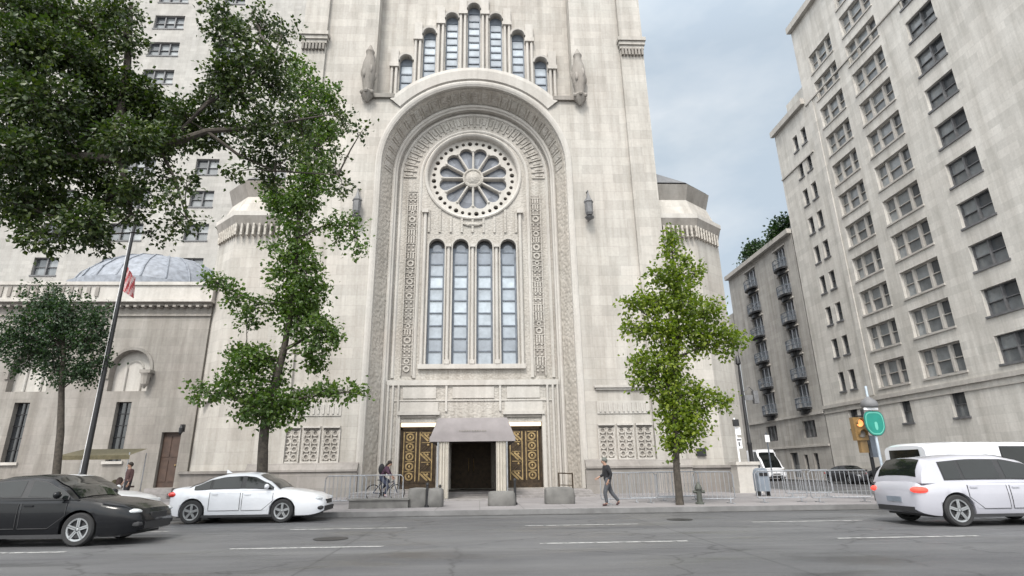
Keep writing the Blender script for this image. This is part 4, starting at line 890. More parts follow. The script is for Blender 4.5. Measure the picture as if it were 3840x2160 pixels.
# old elm on the near side, overhanging from the left
base = Vector((-15.6, 12.6, 0.15))
q = random.Random(5); lob = []
for (px, py, rx, ry, d) in [(230, 170, 70, 70, 1.3), (280, 250, 80, 70, 1.35), (340, 230, 60, 46, 1.1), (390, 290, 70, 56, 1.2), (460, 300, 60, 52, 1.1), (230, 320, 70, 66, 1.4), (320, 350, 80, 52, 1.35), (410, 360, 70, 46, 1.1), (500, 340, 56, 44, 1.), (230, 420, 60, 52, 1.35), (270, 500, 60, 58, 1.3), (220, 560, 52, 50, 1.3), (250, 605, 42, 36, 1.2), (330, 470, 46, 46, 1.0), (340, 540, 34, 40, .7), (400, 440, 44, 34, .7), (420, 500, 40, 40, .5), (470, 450, 36, 36, .5), (480, 560, 36, 34, .4), (430, 575, 30, 30, .4), (385, 590, 30, 26, .4),
  (560, 190, 50, 46, 1.), (530, 250, 46, 40, 1.), (600, 230, 52, 46, 1.), (640, 170, 52, 42, .9), (690, 150, 46, 36, .8), (600, 150, 46, 34, .9), (560, 320, 48, 38, .9), (630, 320, 50, 36, .9), (660, 270, 46, 34, .7), (700, 220, 46, 40, .9), (720, 290, 44, 36, .7), (700, 350, 46, 36, .8), (760, 340, 40, 34, .6), (640, 390, 44, 30, .6), (700, 410, 44, 32, .6), (740, 380, 38, 30, .6), (690, 450, 40, 28, .55), (845, 400, 30, 34, .45), (860, 470, 28, 30, .45), (870, 300, 30, 28, .5), (910, 330, 26, 20, .35), (600, 430, 34, 26, .4),
  (130, 130, 90, 80, 1.2), (40, 120, 90, 80, 1.1), (120, 260, 90, 80, 1.3), (40, 260, 80, 80, 1.2), (120, 390, 80, 70, 1.3), (40, 390, 80, 70, 1.2), (120, 500, 80, 60, 1.2), (30, 510, 80, 66, 1.1), (110, 590, 70, 46, 1.), (220, 70, 90, 60, 1.2), (120, 40, 90, 60, 1.1), (20, 20, 80, 60, 1.), (310, 90, 50, 40, .9), (290, 30, 70, 44, .9), (580, 90, 60, 40, .8), (650, 60, 56, 40, .7), (540, 40, 50, 36, .6), (720, 80, 44, 34, .5)]:
    lob.append((px, py, 12.9+q.uniform(-.8, .8)+(px-300)/900, rx, ry, d))
tr_ = [(base, .42), (Vector((-15.5, 12.6, 3)), .36), (Vector((-15.2, 12.6, 6)), .32), (Vector((-14.6, 12.7, 8.2)), .28), (Vector((-14.5, 12.8, 11)), .2), (Vector((-14, 12.8, 14)), .12), (Vector((-13.6, 12.8, 16)), .05)]
lm = [([Vector((-14.6, 12.7, 8.2)), at(60, 395, 12.8), at(210, 398, 12.9), at(330, 400, 13), at(420, 365, 13), at(520, 330, 13.2), at(640, 322, 13.3), at(760, 300, 13.5)], [.2, .17, .15, .13, .10, .075, .05, .025]), ([at(300, 400, 13), at(315, 460, 13), at(330, 540, 13), at(260, 590, 12.9)], [.07, .055, .04, .02]),
  ([at(280, 398, 13), at(300, 300, 13.1), at(318, 200, 13.2), at(325, 90, 13.3), at(330, 10, 13.3)], [.12, .11, .1, .08, .05]), ([at(420, 365, 13), at(520, 260, 13), at(620, 200, 13.1), at(690, 140, 13.2)], [.08, .06, .04, .02]), ([at(520, 330, 13.2), at(600, 390, 13.3), at(690, 430, 13.4), at(850, 440, 13.5)], [.05, .04, .025, .012]), ([at(400, 370, 13), at(440, 450, 13), at(470, 550, 13)], [.05, .03, .015])]
tree('elm_tree', 'big dark elm overhanging the upper left of the street', 'tree', base, tr_, lob, 'leaf_big', .108, 195, 31, limbs=lm, rtwig=.01, cmin=.15)
# small dark street tree at the left edge
Y = 25.; base = at(150, 1200, Y); base.z = .15
lob = [(px, py, Y, rx, ry, d) for px, py, rx, ry, d in [(245, 800, 34, 40, 1.2), (225, 850, 50, 50, 1.2), (240, 910, 38, 44, 1.1), (210, 940, 34, 30, 1.), (170, 790, 60, 50, 1.2), (150, 860, 70, 56, 1.2), (150, 930, 60, 40, 1.1), (80, 820, 60, 54, 1.1), (70, 890, 60, 50, 1.1), (110, 750, 56, 40, 1.), (30, 850, 50, 50, 1.)]]
tree('street_tree', 'small dense dark green street tree left of the chapel niche', 'tree', base, [(base, .16), T_(152, 1090, Y, .14), T_(155, 980, Y, .11), T_(160, 880, Y, .08), T_(160, 780, Y, .03)], lob, 'leaf_dark', .12, 100, 41)
# roof garden shrubs on the townhouses
for i, (px, py, h, lab) in enumerate([(1890, 625, 1., 'dark round shrub at the left on the townhouse roof'), (1962, 575, 1.5, 'tallest dark shrub on the townhouse roof beside the tower'), (1925, 618, .7, 'low dark shrub in the middle of the townhouse roof edge')]):
    d = ray(px, py); t_ = (XT+1.2)/d.x; p = Vector((d.x*t_, d.y*t_, EYE+d.z*t_)); zb = TH_+2.2 if i else TH_+2.2
    base = Vector((p.x+1.2, p.y, zb)); k = mpp(p)
    tree('roof_shrub', lab, 'shrub', base, [(base, .08), (base+Vector((0, 0, .8)), .05), (base+Vector((0, 0, 1.6)), .03)], [(px+12, py, p.y, 22*h, 20*h, 1.), (px+6, py+22, p.y, 24*h, 20, 1.)], 'leaf_dark', .34, 46, 50+i, 'shrubs on the townhouse roof')
    tb_ = MB(); tb_.box(base.x-.4, base.x+.4, base.y-.8, base.y+.8, zb-.0, zb+.45)
    bx_ = tb_.build('planter_box', 'slate'); tag(bx_, 'planter box under the '+lab, 'planter')
    bpy.data.objects.remove(bx_) if True else None
# ------------------------------------------------------------------ cars
def lerp_pts(pts, x):
    if x <= pts[0][0]: return pts[0][1]
    for (a, p), (c, q) in zip(pts, pts[1:]):
        if x <= c:
            t = (x-a)/(c-a); t = t*t*(3-2*t)*.5+t*.5; return p+(q-p)*t
    return pts[-1][1]
def make_car(name, label, cat, paint, L, W, top, belt, roof, wheels, zb=.2, rw=.33, loc=(0, 0, 0), rz=0, group=None, doors=((-.9, .05), (.1, 1.0)), van=False, lit=False, taper=.28):
    """top: body shoulder height along x; belt: (x0, x1, z); roof: heights along x over the cabin"""
    t = thing(name, label, cat, loc, rz, group); hw = W/2
    def width(x):
        e = max(0, (abs(x)-(L/2-.75))/.75); return hw*(1-taper*e**2.4)
    def zt(x): return lerp_pts(top, x)
    Ra = rw+.055
    def arch(x):
        z = 0
        for xw in wheels:
            d = Ra*Ra-(x-xw)**2
            if d > 0: z = max(z, rw+math.sqrt(d))
        return z
    def zbot(x): e = max(0, (abs(x)-(L/2-.5))/.5); return zb+.1*e*e
    def sect(x):
        w_, h, z0 = width(x), zt(x), zbot(x)
        raw = [(0, h+.012), (.5*w_, h+.008), (.82*w_, h-.012), (.93*w_, h-.045), (.985*w_, h-.12), (w_, h-(h-z0)*.38), (.995*w_, h-(h-z0)*.62), (.97*w_, z0+.09), (.93*w_, z0)]
        a = arch(x)
        return [(y, max(z, min(a, h-.1))) if i > 3 else (y, z) for i, (y, z) in enumerate(raw)]
    xs = sorted({-L/2+.0, -L/2+.04, -L/2+.1, -L/2+.2, L/2-.2, L/2-.1, L/2-.04, L/2}|{-L/2+.2+(L-.4)*i/40 for i in range(41)}|{xw+Ra*math.cos(PI*i/12)*1.001 for xw in wheels for i in range(13)})
    xs = [x for x in xs if -L/2 <= x <= L/2]
    rows = []
    for x in xs:
        s = sect(x); e = max(0, (abs(x)-(L/2-.1))/.1)
        if e > 0:
            zc = (s[0][1]+s[-1][1])/2; s = [(y*(1-.1*e*e), zc+(z-zc)*(1-.16*e*e)) for y, z in s]
        rows.append([(x, y, z) for y, z in s]+[(x, -y, z) for y, z in reversed(s[1:])])
    n = len(rows[0]); b = MB(); b.add([p for r in rows for p in r], [(i*n+j, i*n+(j+1) % n, (i+1)*n+(j+1) % n, (i+1)*n+j) for i in range(len(rows)-1) for j in range(n)]+[tuple(range(n)), tuple((len(rows)-1)*n+j for j in range(n))])
    # cabin
    xa, xb, zbelt = belt; wb = hw*.94; wr = hw*(.9 if van else .74); zr = max(z for _, z in roof)
    def ctop(x): return lerp_pts(roof, x)
    def half(z): return wb-(wb-wr)*max(0, (z-zbelt))/(zr-zbelt)
    def P_top(x, v, off=0):
        z = ctop(x); w_ = half(z)-.02; return Vector((x, v*w_, z-.05*abs(v)**3+.012*(1-v*v)+off))
    def P_side(x, s, sg, off=0):
        z1 = ctop(x)-.06; z0 = zbelt-.02; z = z0+(z1-z0)*s; return Vector((x, sg*(half(z)+off), z))
    cx = [xa+(xb-xa)*i/36 for i in range(37)]; rows = []
    for x in cx:
        r = [P_side(x, s, 1) for s in (0, .5, .92)]+[P_top(x, v) for v in (.93, .7, .35, 0, -.35, -.7, -.93)]+[P_side(x, s, -1) for s in (.92, .5, 0)]
        rows.append(r)
    n = len(rows[0]); b.add([p for r in rows for p in r], [(i*n+j, i*n+j+1, (i+1)*n+j+1, (i+1)*n+j) for i in range(36) for j in range(n-1)]+[tuple(range(n)), tuple(36*n+j for j in range(n))])
    body = b.build('body', paint, t, True, True)
    # glazing
    def P_win(x, v, sgn):
        e = .02; d = (ctop(x+e)-ctop(x-e))/(2*e); nrm = Vector((-d, 0, 1)).normalized(); return P_top(x, v)+nrm*.016
    def cxs(a, c): return [a]+[q for q in cx if a+.02 < q < c-.02]+[c]
    def patch(f, us, vs, name, mat, par=None):
        g = MB(); g.add([f(u, v) for u in us for v in vs], [(i*len(vs)+j, i*len(vs)+j+1, (i+1)*len(vs)+j+1, (i+1)*len(vs)+j) for i in range(len(us)-1) for j in range(len(vs)-1)])
        return g.build(name, mat, par or t, True, True)
    def steps(a, c, k): return [a+(c-a)*i/k for i in range(k+1)]
    rf = [x for x, z in roof if z > zr-.1]; xr, xf = min(rf), max(rf)
    patch(lambda x, v: P_win(x, v, 1), cxs(xf+.1, xb-.07), (-.86, -.45, 0, .45, .86), 'windscreen', 'carglass')
    if not van: patch(lambda x, v: P_win(x, v, -1), cxs(xa+.045, xr-.03), (-.84, -.45, 0, .45, .84), 'rear_window', 'carglass')
    else: 
        g = MB(); g.add([(xa-.012, y, z) for y, z in ((-wr*.8, zbelt+.1), (wr*.8, zbelt+.1), (wr*.74, zr-.22), (-wr*.74, zr-.22))], [(0, 1, 2, 3)]); g.build('rear_window', 'carglass', t, False, True)
    def sidez(x): return ctop(x)-.06-zbelt
    lo = min(doors[0][0], xr)
    segs = [(d0+.05, d1-.05) for d0, d1 in doors]
    if not van: segs = [(max(xa+.28, doors[0][0]-.45), doors[0][0]-.03)]+segs if doors[0][0]-.45 > xa+.1 else segs
    for sg in (1, -1):
        ds = [(max(p_, xa+.2), min(q_, xb-.2)) for p_, q_ in segs]; patch(lambda x, s: P_side(x, s, sg, .006), cxs(min(p_ for p_, q_ in ds)-.03, max(q_ for p_, q_ in ds)+.03), (.12, .5, .91), 'window_trim', 'plastic')
        for d0, d1 in segs:
            d0, d1 = max(d0, xa+.2), min(d1, xb-.2)
            if d1-d0 < .12: continue
            patch(lambda x, s: P_side(x, s, sg, .012), steps(d0, d1, 8), (.17, .5, .86), 'side_window', 'carglass')
        for d0, d1 in doors:
            def fs(x, s):
                z = zb+.16+(zt(x)-.1-zb-.16)*s; z = max(z, arch(x)+.03 if arch(x) else z)
                ss = sect(x); y = ss[4][0]
                for (y0, z0), (y1, z1) in zip(ss[4:], ss[5:]):
                    if z1 <= z <= z0 and z0 > z1: y = y0+(y1-y0)*(z0-z)/(z0-z1)
                return Vector((x, sg*(y+.006), z))
            dr = patch(fs, steps(d0+.015, d1-.015, 6), (0, .2, .45, .7, .85, 1), 'door', paint)
            sm = MB(); ring = [fs(d0+.012, v_) for v_ in (1, .85, .6, .35, .1, 0)]+[fs(d0+.012+(d1-d0-.024)*u_, 0) for u_ in (.33, .66)]+[fs(d1-.012, v_) for v_ in (0, .1, .35, .6, .85, 1)]; sm.tube([p_+Vector((0, sg*.003, 0)) for p_ in ring], .007, 5); sm.build('door_seam', 'seam', dr, False, True)
            hp = fs(d0+.16, .9); h = MB(); h.obox(hp+Vector((0, sg*.012, 0)), (.09, 0, 0), (0, .012, 0), (0, 0, .016)); h.build('handle', paint, dr, False, True)
        m = MB(); mx = xb-.38; m.ball((mx, sg*(hw+.09), zbelt+.09), (.07, .1, .075), 10, 7); m.build('mirror', paint, t, True, True)
        # lamps
        zh = zt(L/2-.25)-.1; y = width(L/2-.2)*.84
        m = MB(); m.ball((L/2-.25, sg*y*.97, zh), (.21, .14, .06), 12, 7); m.build('headlight', 'lens', t, True, True)
        zl = zt(-L/2+.15)-(.18 if not van else .35); m = MB(); m.ball((-L/2+.15, sg*width(-L/2+.12)*.86, zl), (.19, .2, .09 if not van else .2), 12, 7); m.build('tail_light', 'redlit' if lit else 'redlamp', t, True, True)
    b = MB(); b.box(-L/2-.012, -L/2+.06, -hw*.7, hw*.7, zb+.08, zb+.2); b.box(L/2-.06, L/2+.01, -hw*.6, hw*.6, zb+.1, zb+.24); b.box(L/2-.05, L/2+.006, -hw*.35, hw*.35, zb+.3, zb+.42)
    for sg in (1, -1): b.ball((L/2-.12, sg*hw*.7, zb+.2), (.13, .13, .07), 8, 5); b.box(-L/2+.9, L/2-.9, sg*hw*.93-.02, sg*hw*.93+.02, zb-.03, zb+.04)
    b.box(-L/2+.35, L/2-.35, -hw*.85, hw*.85, zb-.03, zb+.25)
    b.build('bumper_trim', 'plastic', t, False, True)
    b = MB(); b.box(-L/2-.02, -L/2-.005, -.26, .26, zb+.3, zb+.42); b.build('number_plate', 'mailblue', t, False, True)
    for xw in wheels:
        for sg in (1, -1):
            w_ = MB(); w_.lathe([(rw-.1, -.1), (rw-.03, -.105), (rw, -.07), (rw, .07), (rw-.03, .105), (rw-.1, .1)], (xw, sg*(hw-.115), rw), 28, 'y'); w_.f = w_.f[:-2]; w_.m = w_.m[:-2]; wh = w_.build('wheel', 'rubber', t, True, True)
            r = MB(); yo = sg*(hw-.115)+sg*.075
            for k in range(5):
                a = 2*PI*k/5+.3
                for da in (-.12, .12): r.obox((xw+.5*(rw-.1)*math.cos(a+da), yo, rw+.5*(rw-.1)*math.sin(a+da)), ((rw-.1)*.5*math.cos(a), 0, (rw-.1)*.5*math.sin(a)), (0, .014, 0), (-.018*math.sin(a), 0, .018*math.cos(a)))
            r.sweep([(rw-.1, yo+sg*.015), (rw-.135, yo+sg*.01), (rw-.14, yo-sg*.03)], lambda R: [(xw+R*math.cos(2*PI*j/24), rw+R*math.sin(2*PI*j/24)) for j in range(25)])
            r.ball((xw, yo, rw), (.05, .02, .05), 10, 5); r.build('rim', 'alloy', wh, True, True)
            d = MB(); d.lathe([(rw-.12, -.01), (rw-.12, .01)], (xw, yo-sg*.05, rw), 20, 'y'); d.build('brake_disc', 'plastic', wh, False, True)
    return t
def sedan(name, label, paint, loc, rz=0, L=4.6, group=None, lit=False):
    k = L/4.6
    f = lambda pts: [(x*k, z) for x, z in pts]
    t = make_car(name, label, 'car', paint, L, 1.79, f([(-2.3, .80), (-2.22, .99), (-1.9, 1.03), (-1.2, .98), (0, .95), (.9, .95), (1.3, .92), (1.9, .82), (2.2, .7), (2.3, .56)]), (-1.85*k, 1.05*k, .93),
        f([(-1.85, .98), (-1.5, 1.12), (-1.0, 1.33), (-.6, 1.41), (-.1, 1.43), (.2, 1.4), (.6, 1.22), (1.05, .93)]), (-1.5*k, 1.14*k), loc=loc, rz=rz, group=group, doors=((-1.02*k, -.1*k), (-.06*k, .86*k)), lit=lit)
    return t
ws = sedan('sedan', 'white sedan standing at the kerb in front of the left ginkgo tree', 'car_white', (at(640, 1250, 19.2).x, 19.25, 0), 0, 4.6)
b = MB(); b.add([(-.95, -.012, 1.41), (-.78, -.012, 1.42), (-.95, -.004, 1.52), (-.95, .012, 1.41), (-.78, .012, 1.42), (-.95, .004, 1.52)], [(0, 1, 2), (3, 5, 4), (0, 2, 5, 3), (1, 4, 5, 2)]); b.build('roof_fin', 'car_white', ws, False, True)
sedan('sedan', 'black sedan cut by the lower left edge, nearest car to the camera', 'car_black', (at(440, 1290, 14.9).x-2.3, 14.1, 0), 0, 4.7)
sedan('sedan', 'pale silver sedan mostly hidden behind the near black car', 'car_silver', (at(378, 1270, 19.2).x-2.35, 19.25, 0), 0, 4.7)
X0 = 10.62
make_car('suv', 'pearl white suv with a red tail light leaving at the lower right', 'car', 'car_lav', 4.7, 1.9, [(-2.35, .86), (-2.28, 1.0), (-1.9, 1.05), (0, 1.03), (1.0, 1.02), (1.7, .98), (2.2, .85), (2.35, .62)], (-2.22, 1.25, 1.0),
  [(-2.22, 1.05), (-2.08, 1.4), (-1.9, 1.57), (-.8, 1.65), (.0, 1.64), (.5, 1.54), (1.25, 1.02)], (-1.45, 1.42), zb=.24, rw=.36, loc=(X0+2.3, 15.1, 0), doors=((-1.15, -.15), (-.1, .95)), lit=True, taper=.14)
make_car('van', 'white delivery van standing behind the pearl suv at the right', 'van', 'car_white', 5.4, 2.0, [(-2.7, 1.0), (-2.64, 1.15), (0, 1.15), (1.7, 1.15), (2.3, 1.05), (2.62, .9), (2.7, .6)], (-2.66, 2.3, 1.1),
  [(-2.66, 1.98), (-2.55, 2.05), (-1.5, 2.09), (.8, 2.07), (1.4, 1.95), (2.3, 1.15)], (-1.7, 1.75), zb=.26, rw=.35, loc=(at(2228, 1180, 19.5).x+2.75, 18.6, 0), doors=((-.3, .75), (.8, 1.75)), van=True, taper=.1)
g1 = 'dark cars parked along the side street'
sedan('parked_car', 'black sedan parked on the side street, nearest to the corner', 'car_black', (30.1, 42.2, 0), -PI/2, 4.7, g1)
sedan('parked_car', 'dark grey sedan parked on the side street behind the black one', 'car_grey', (30.15, 47.8, 0), -PI/2, 4.7, g1)
sedan('parked_car', 'maroon black sedan parked close to the signal pole on the side street', 'car_red', (29.6, 35.9, 0), -PI/2, 4.6, g1)
d = ray(1917, 1160); t_ = 62/d.y
make_car('truck', 'white box van far down the side street', 'van', 'car_white', 5.6, 2.2, [(-2.8, 1.0), (-2.7, 1.2), (1.7, 1.2), (2.4, 1.1), (2.7, .95), (2.8, .6)], (-2.76, 2.35, 1.15), [(-2.76, 3.05), (-2.6, 3.1), (1.0, 3.1), (1.2, 2.5), (1.6, 2.2), (2.35, 1.2)], (-1.7, 1.8), zb=.3, rw=.38, loc=(d.x*t_, 62, 0), rz=-PI/2, doors=((.4, 1.6),), van=True, taper=.08)

# ------------------------------------------------------------------ street furniture
def barricade(label, x, y, rz=0, wd=2.2, group='steel crowd barricades along the sidewalk', z=.15):
    t = thing('barricade', label, 'barricade', (x, y, z), rz, group)
    b = MB(); h = wd/2
    b.tube([(-h, 0, .2), (-h, 0, 1.0), (-h+.1, 0, 1.1), (h-.1, 0, 1.1), (h, 0, 1.0), (h, 0, .2), (h-.05, 0, .16), (-h+.05, 0, .16), (-h, 0, .2)], .022, 6)
    b.build('frame', 'greymetal', t, True, True)
    for k in range(1, int(wd/.16)):
        b = MB(); xx = -h+k*wd/int(wd/.16); b.tube([(xx, 0, .16), (xx, 0, 1.1)], .011, 5); b.build('bar', 'greymetal', t, False, True)
    for s in (-1, 1):
        b = MB(); b.box(s*h*.75-.03, s*h*.75+.03, -.3, .3, 0, .025); b.box(s*h*.75-.02, s*h*.75+.02, -.02, .02, .025, .17); b.build('foot', 'greymetal', t, False, True)
    return t
barricade('steel barricade beside the cyclist, left of the portal', at(945, 1250, 25.5).x, 25.6)
barricade('steel barricade between the white sedan and the cyclist', at(866, 1250, 24.4).x, 24.5, .05, 1.6)
barricade('steel barricade set back on the corner behind the front ones', at(2040, 1240, 25.5).x, 25.6, .1, 2.2)
barricade('steel barricade behind the trunk of the yellow green tree', at(1712, 1250, 24.2).x, 24.3, .1, 1.8)
barricade('steel barricade behind the walking person right of the portal', at(1585, 1250, 22.8).x, 22.9, .08)
barricade('steel barricade left of the yellow green tree, next to the walker', at(1650, 1250, 23.4).x, 23.4, -.12, 2.0)
barricade('steel barricade right of the hydrant at the yellow green tree', at(1803, 1260, 21.8).x, 21.9, .03, 1.5)
barricade('steel barricade at the corner, by the blue mailbox', at(1975, 1270, 21.9).x, 22.0, .02, 1.9)
barricade('steel barricade standing between the corner and the pearl suv', at(2125, 1270, 21.6).x, 21.7, -.04, 2.2)
def block(label, px, py, Y, w_, h, d_=.9):
    p = at(px, py, Y); b = MB(); n = 22; q = random.Random(int(px)); prof = [(.97, 0), (1., .06), (.99, .5), (.95, .86), (.86, .97), (.3, 1.0)]
    vs = []
    for r, z in prof:
        for j in range(n):
            a = 2*PI*j/n; c, s = math.cos(a), math.sin(a); e = .34
            vs.append((p.x+w_/2*r*math.copysign(abs(c)**e, c)*(1+q.uniform(-.02, .02)), Y+d_/2*r*math.copysign(abs(s)**e, s), .15+h*z*(1+q.uniform(-.02, .02))))
    k = len(prof); b.add(vs, [(i*n+j, i*n+(j+1) % n, (i+1)*n+(j+1) % n, (i+1)*n+j) for i in range(k-1) for j in range(n)]+[tuple(range(n-1, -1, -1)), tuple((k-1)*n+j for j in range(n))])
    o = b.build('stone_block', 'concrete', None, True); return tag(o, label, 'stone block', 'rounded stone blocks before the portal')
block('rounded stone block left of the dark post, left of the walkway', 1052, 1270, 22.6, .72, .66)
block('rounded stone block right of the dark post, left of the walkway', 1094, 1270, 22.6, .62, .64)
block('rounded stone block right of the walkway, under the canopy edge', 1262, 1270, 22.8, 1.05, .5)
block('broad low stone block farthest right before the portal', 1408, 1270, 23.4, 1.15, .6)
def bollard(label, px, Y, h):
    x = at(px, 1260, Y).x; b = MB(); b.lathe([(.09, .15), (.09, .22), (.05, .24), (.045, .15+h-.1), (.065, .15+h-.08), (.05, .15+h-.02), (.01, .15+h)], (x, Y, 0), 12); return tag(b.build('bollard', 'black', None, True), label, 'bollard', 'black posts beside the walkway')
bollard('black post between the two left stone blocks', 1074, 22.2, .85); bollard('black post at the right edge of the walkway', 1296, 23., .95); bollard('black post at the left curtain of the canopy', 1106, 25.6, .7)
x = at(1435, 1230, 27).x; t = thing('handrail', 'dark iron handrail at the right end of the portal steps', 'handrail', (x, 28.2, .15))
b = MB()
for u in (-.35, .3): b.tube([(x+u, 28.2, .15), (x+u, 28.2, 1.25)], .035, 6)
b.build('post', 'bronze', t)
b = MB(); b.tube([(x-.35, 28.2, 1.23), (x+.3, 28.2, 1.2)], .03, 6); b.build('rail', 'bronze', t); b = MB(); b.tube([(x-.35, 28.2, .7), (x+.3, 28.2, .68)], .02, 6); b.build('rail', 'bronze', t)
p = at(1762, 1275, 21.7); t = thing('fire_hydrant', 'dark green fire hydrant between the yellow green tree and a barricade', 'hydrant', (p.x, 21.7, .15))
b = MB(); b.lathe([(.16, 0), (.16, .06), (.1, .08), (.095, .48), (.13, .5), (.13, .54), (.1, .62), (.05, .7), (.02, .76)], (0, 0, 0), 14); b.build('barrel', 'hydrant', t, True, True)
for s in (-1, 1): b = MB(); b.lathe([(.05, 0), (.05, .1), (.06, .1), (.06, .14)], (s*.07 if s > 0 else -.21, 0, .42), 10, 'x'); b.build('nozzle', 'hydrant', t, True, True)
x = at(955, 1275, 22).x
b = MB(); b.box(x-1.1, x+1.0, 22., 22.5, .15, .42); b.box(x-1.15, x+1.05, 21.95, 22.55, .42, .47); tag(b.build('low_bench', 'concrete'), 'low grey stone bench on the sidewalk below the cyclist', 'bench')
p = at(1920, 1240, 27.); t = thing('mailbox', 'pale blue grey mailbox on the street corner', 'mailbox', (p.x, 27, .15))
b = MB(); b.prism([(-.26, .2), (.26, .2), (.26, .95), (.2, 1.12), (.1, 1.2), (-.1, 1.2), (-.2, 1.12), (-.26, .95)], -.25, .25, lambda x_, z_, y_: (x_, y_, z_)); b.build('case', 'mailblue', t, False, True)
b = MB(); b.box(-.2, .2, -.275, -.252, .86, 1.0); b.build('slot_door', 'black', t, False, True)
for sx in (-1, 1): b = MB(); b.box(sx*.22-.03, sx*.22+.03, -.2, .2, 0, .2); b.build('leg', 'black', t, False, True)
# corner pier and lamp post
b = MB(); x = at(1876, 1200, 30.5).x; b.box(x-.55, x+.55, 30.1, 30.9, .15, 1.5); b.box(x-.62, x+.62, 30.03, 30.97, 1.5, 1.66); b.box(x-.6, x+.6, 30.05, 30.95, .1501, .4); tag(b.build('gate_pier', 'lime_trim'), 'cream stone pier at the temple corner beside the side street', 'pier')
x = at(1876, 1050, 34).x; yl = 34.; t = thing('lamp_post', 'tall black street lamp post at the temple corner', 'lamp post', (x, yl, .15))
b = MB(); b.lathe([(.22, .15), (.22, .5), (.14, .6), (.12, 2.6), (.15, 2.7), (.11, 2.8), (.07, 7.0)], (x, yl, 0), 10); b.build('pole', 'black', t, True)
b = MB(); b.tube([(x, yl, 6.9), (x, yl, 7.4)], .06, 6); b.lathe([(.04, 7.3), (.16, 7.4), (.13, 7.75), (.05, 7.9)], (x, yl, 0), 8); b.build('lantern', 'black', t, True)
b = MB(); b.box(x+.08, x+.6, yl-.04, yl-.01, 5.2, 5.5); b.tube([(x, yl, 5.6), (x+.45, yl, 6.0), (x+.75, yl, 5.7)], .035, 5); b.box(x+.62, x+.9, yl-.14, yl+.14, 5.0, 5.75); b.build('signal_bracket', 'slate', t)
p = at(1857, 1100, 31); t = thing('pedestrian_signal', 'small black and white pedestrian signal on a post at the temple corner', 'signal', (p.x, 31.2, .15))
b = MB(); b.lathe([(.07, .15), (.05, .3), (.045, 3.95)], (p.x, 31.2, 0), 8); b.build('post', 'white', t)
b = MB(); b.box(p.x-.14, p.x+.14, 30.98, 31.15, 3.5, 3.85); b.build('signal_head', 'black', t)
b = MB(); b.box(p.x-.05, p.x+.24, 31.13, 31.15, 3.05, 3.44); b.box(p.x-.02, p.x+.22, 31.13, 31.15, 2.35, 2.9); b.build('sign_plate', 'white', t)
b = MB(); b.box(p.x-.02, p.x+.2, 31.12, 31.129, 2.75, 2.84); b.box(p.x+.02, p.x+.12, 31.12, 31.129, 2.45, 2.68); b.build('sign_bars', 'slate', t)
# teal sign on a leaning perspective post near the suv
ys = 21.4; x = at(2214, 1150, ys).x; t = thing('sign_post', 'pale steel post with a rounded teal green sign behind the pearl suv', 'sign', (x, ys, .15))
b = MB(); b.tube([(x, ys, .15), (x, ys, 4.3)], [.05, .045], 10); b.build('pole', 'bluegrey', t, True)
zc = at(2206, 1065, ys).z; w_ = .37
sp_ = lambda v, e: math.copysign(abs(v)**e, v)
sh = [(x+w_*sp_(math.sin(a), .55)*(1 if math.cos(a) > -.1 else 1-.38*(-math.cos(a)-.1)), zc+.44*sp_(math.cos(a), .6)) for a in [2*PI*k/36 for k in range(36)]]
b = MB(); b.plate([sh], ys-.11, [(0, .04)]); b.build('teal_sign', 'teal', t)
b = MB(); b.plate([[(x+(u-x)*.92, zc+(v-zc)*.92) for u, v in sh], [(x+(u-x)*.84, zc+(v-zc)*.84) for u, v in sh]], ys-.116); b.plate([[(x+(u-x)*.16+.03, zc+(v-zc)*.34-.1) for u, v in sh]], ys-.117); b.build('sign_mark', 'teal_light', t)
b = MB(); b.plate([[(x+(u-x)*1.05+.04, zc+(v-zc)*1.04) for u, v in sh]], ys-.06, [(0, .05)]); b.build('backing', 'slate', t)
b = MB(); b.box(x-.3, x+.24, ys-.1, ys-.06, zc+.49, zc+.57); b.build('white_band', 'white', t)
b = MB(); b.lathe([(.27, zc+.6), (.3, zc+.66), (.27, zc+.8), (.14, zc+.92), (.04, zc+1.0)], (x, ys, 0), 14); b.build('cap', 'slate', t, True)
yq = 22.2; p = at(2152, 1075, yq); x2 = p.x; t = thing('traffic_signal', 'yellow brown traffic signal head with an orange lens left of the teal sign', 'traffic signal', (at(2186, 1150, yq).x, yq, .15))
xp = at(2192, 1150, yq).x
b = MB(); b.lathe([(.16, .15), (.16, .4), (.07, .5), (.06, 3.5)], (xp, yq, 0), 10); b.build('pole', 'black', t, True)
b = MB(); b.box(x2-.2, x2+.27, yq-.26, yq-.02, p.z-.5, p.z+.36); b.box(x2-.05, x2+.22, yq-.2, yq-.02, p.z-.95, p.z-.5); b.build('signal_head', 'sig_yellow', t)
for k, mt in ((1, 'amber'), (-1, 'dark_lime')):
    b = MB(); zz = p.z-.06+k*.2; b.lathe([(.14, 0), (.13, -.02), (.05, -.035)], (x2+.03, yq-.262, zz), 14, 'y'); b.build('lens', mt, t, True)
    b = MB(); b.sweep([(.16, yq-.262), (.16, yq-.42)], lambda R, zz=zz: arcpts(x2+.03, zz, R, PI*1.1, -PI*.1, 12)); b.build('visor', 'sig_yellow', t)
b = MB(); b.tube([(x2, yq-.12, p.z+.42), (xp, yq, p.z+.42)], .03, 6); b.tube([(x2+.1, yq-.12, p.z-.7), (xp, yq, p.z-.7)], .03, 6); b.tube([(xp, yq, 3.3), (xp, yq, p.z+.5)], .04, 6); b.build('bracket', 'black', t)
b = MB(); b.box(xp-.05, xp+.2, yq-.2, yq-.03, 1.7, 2.5); b.build('control_box', 'leadframe', t)
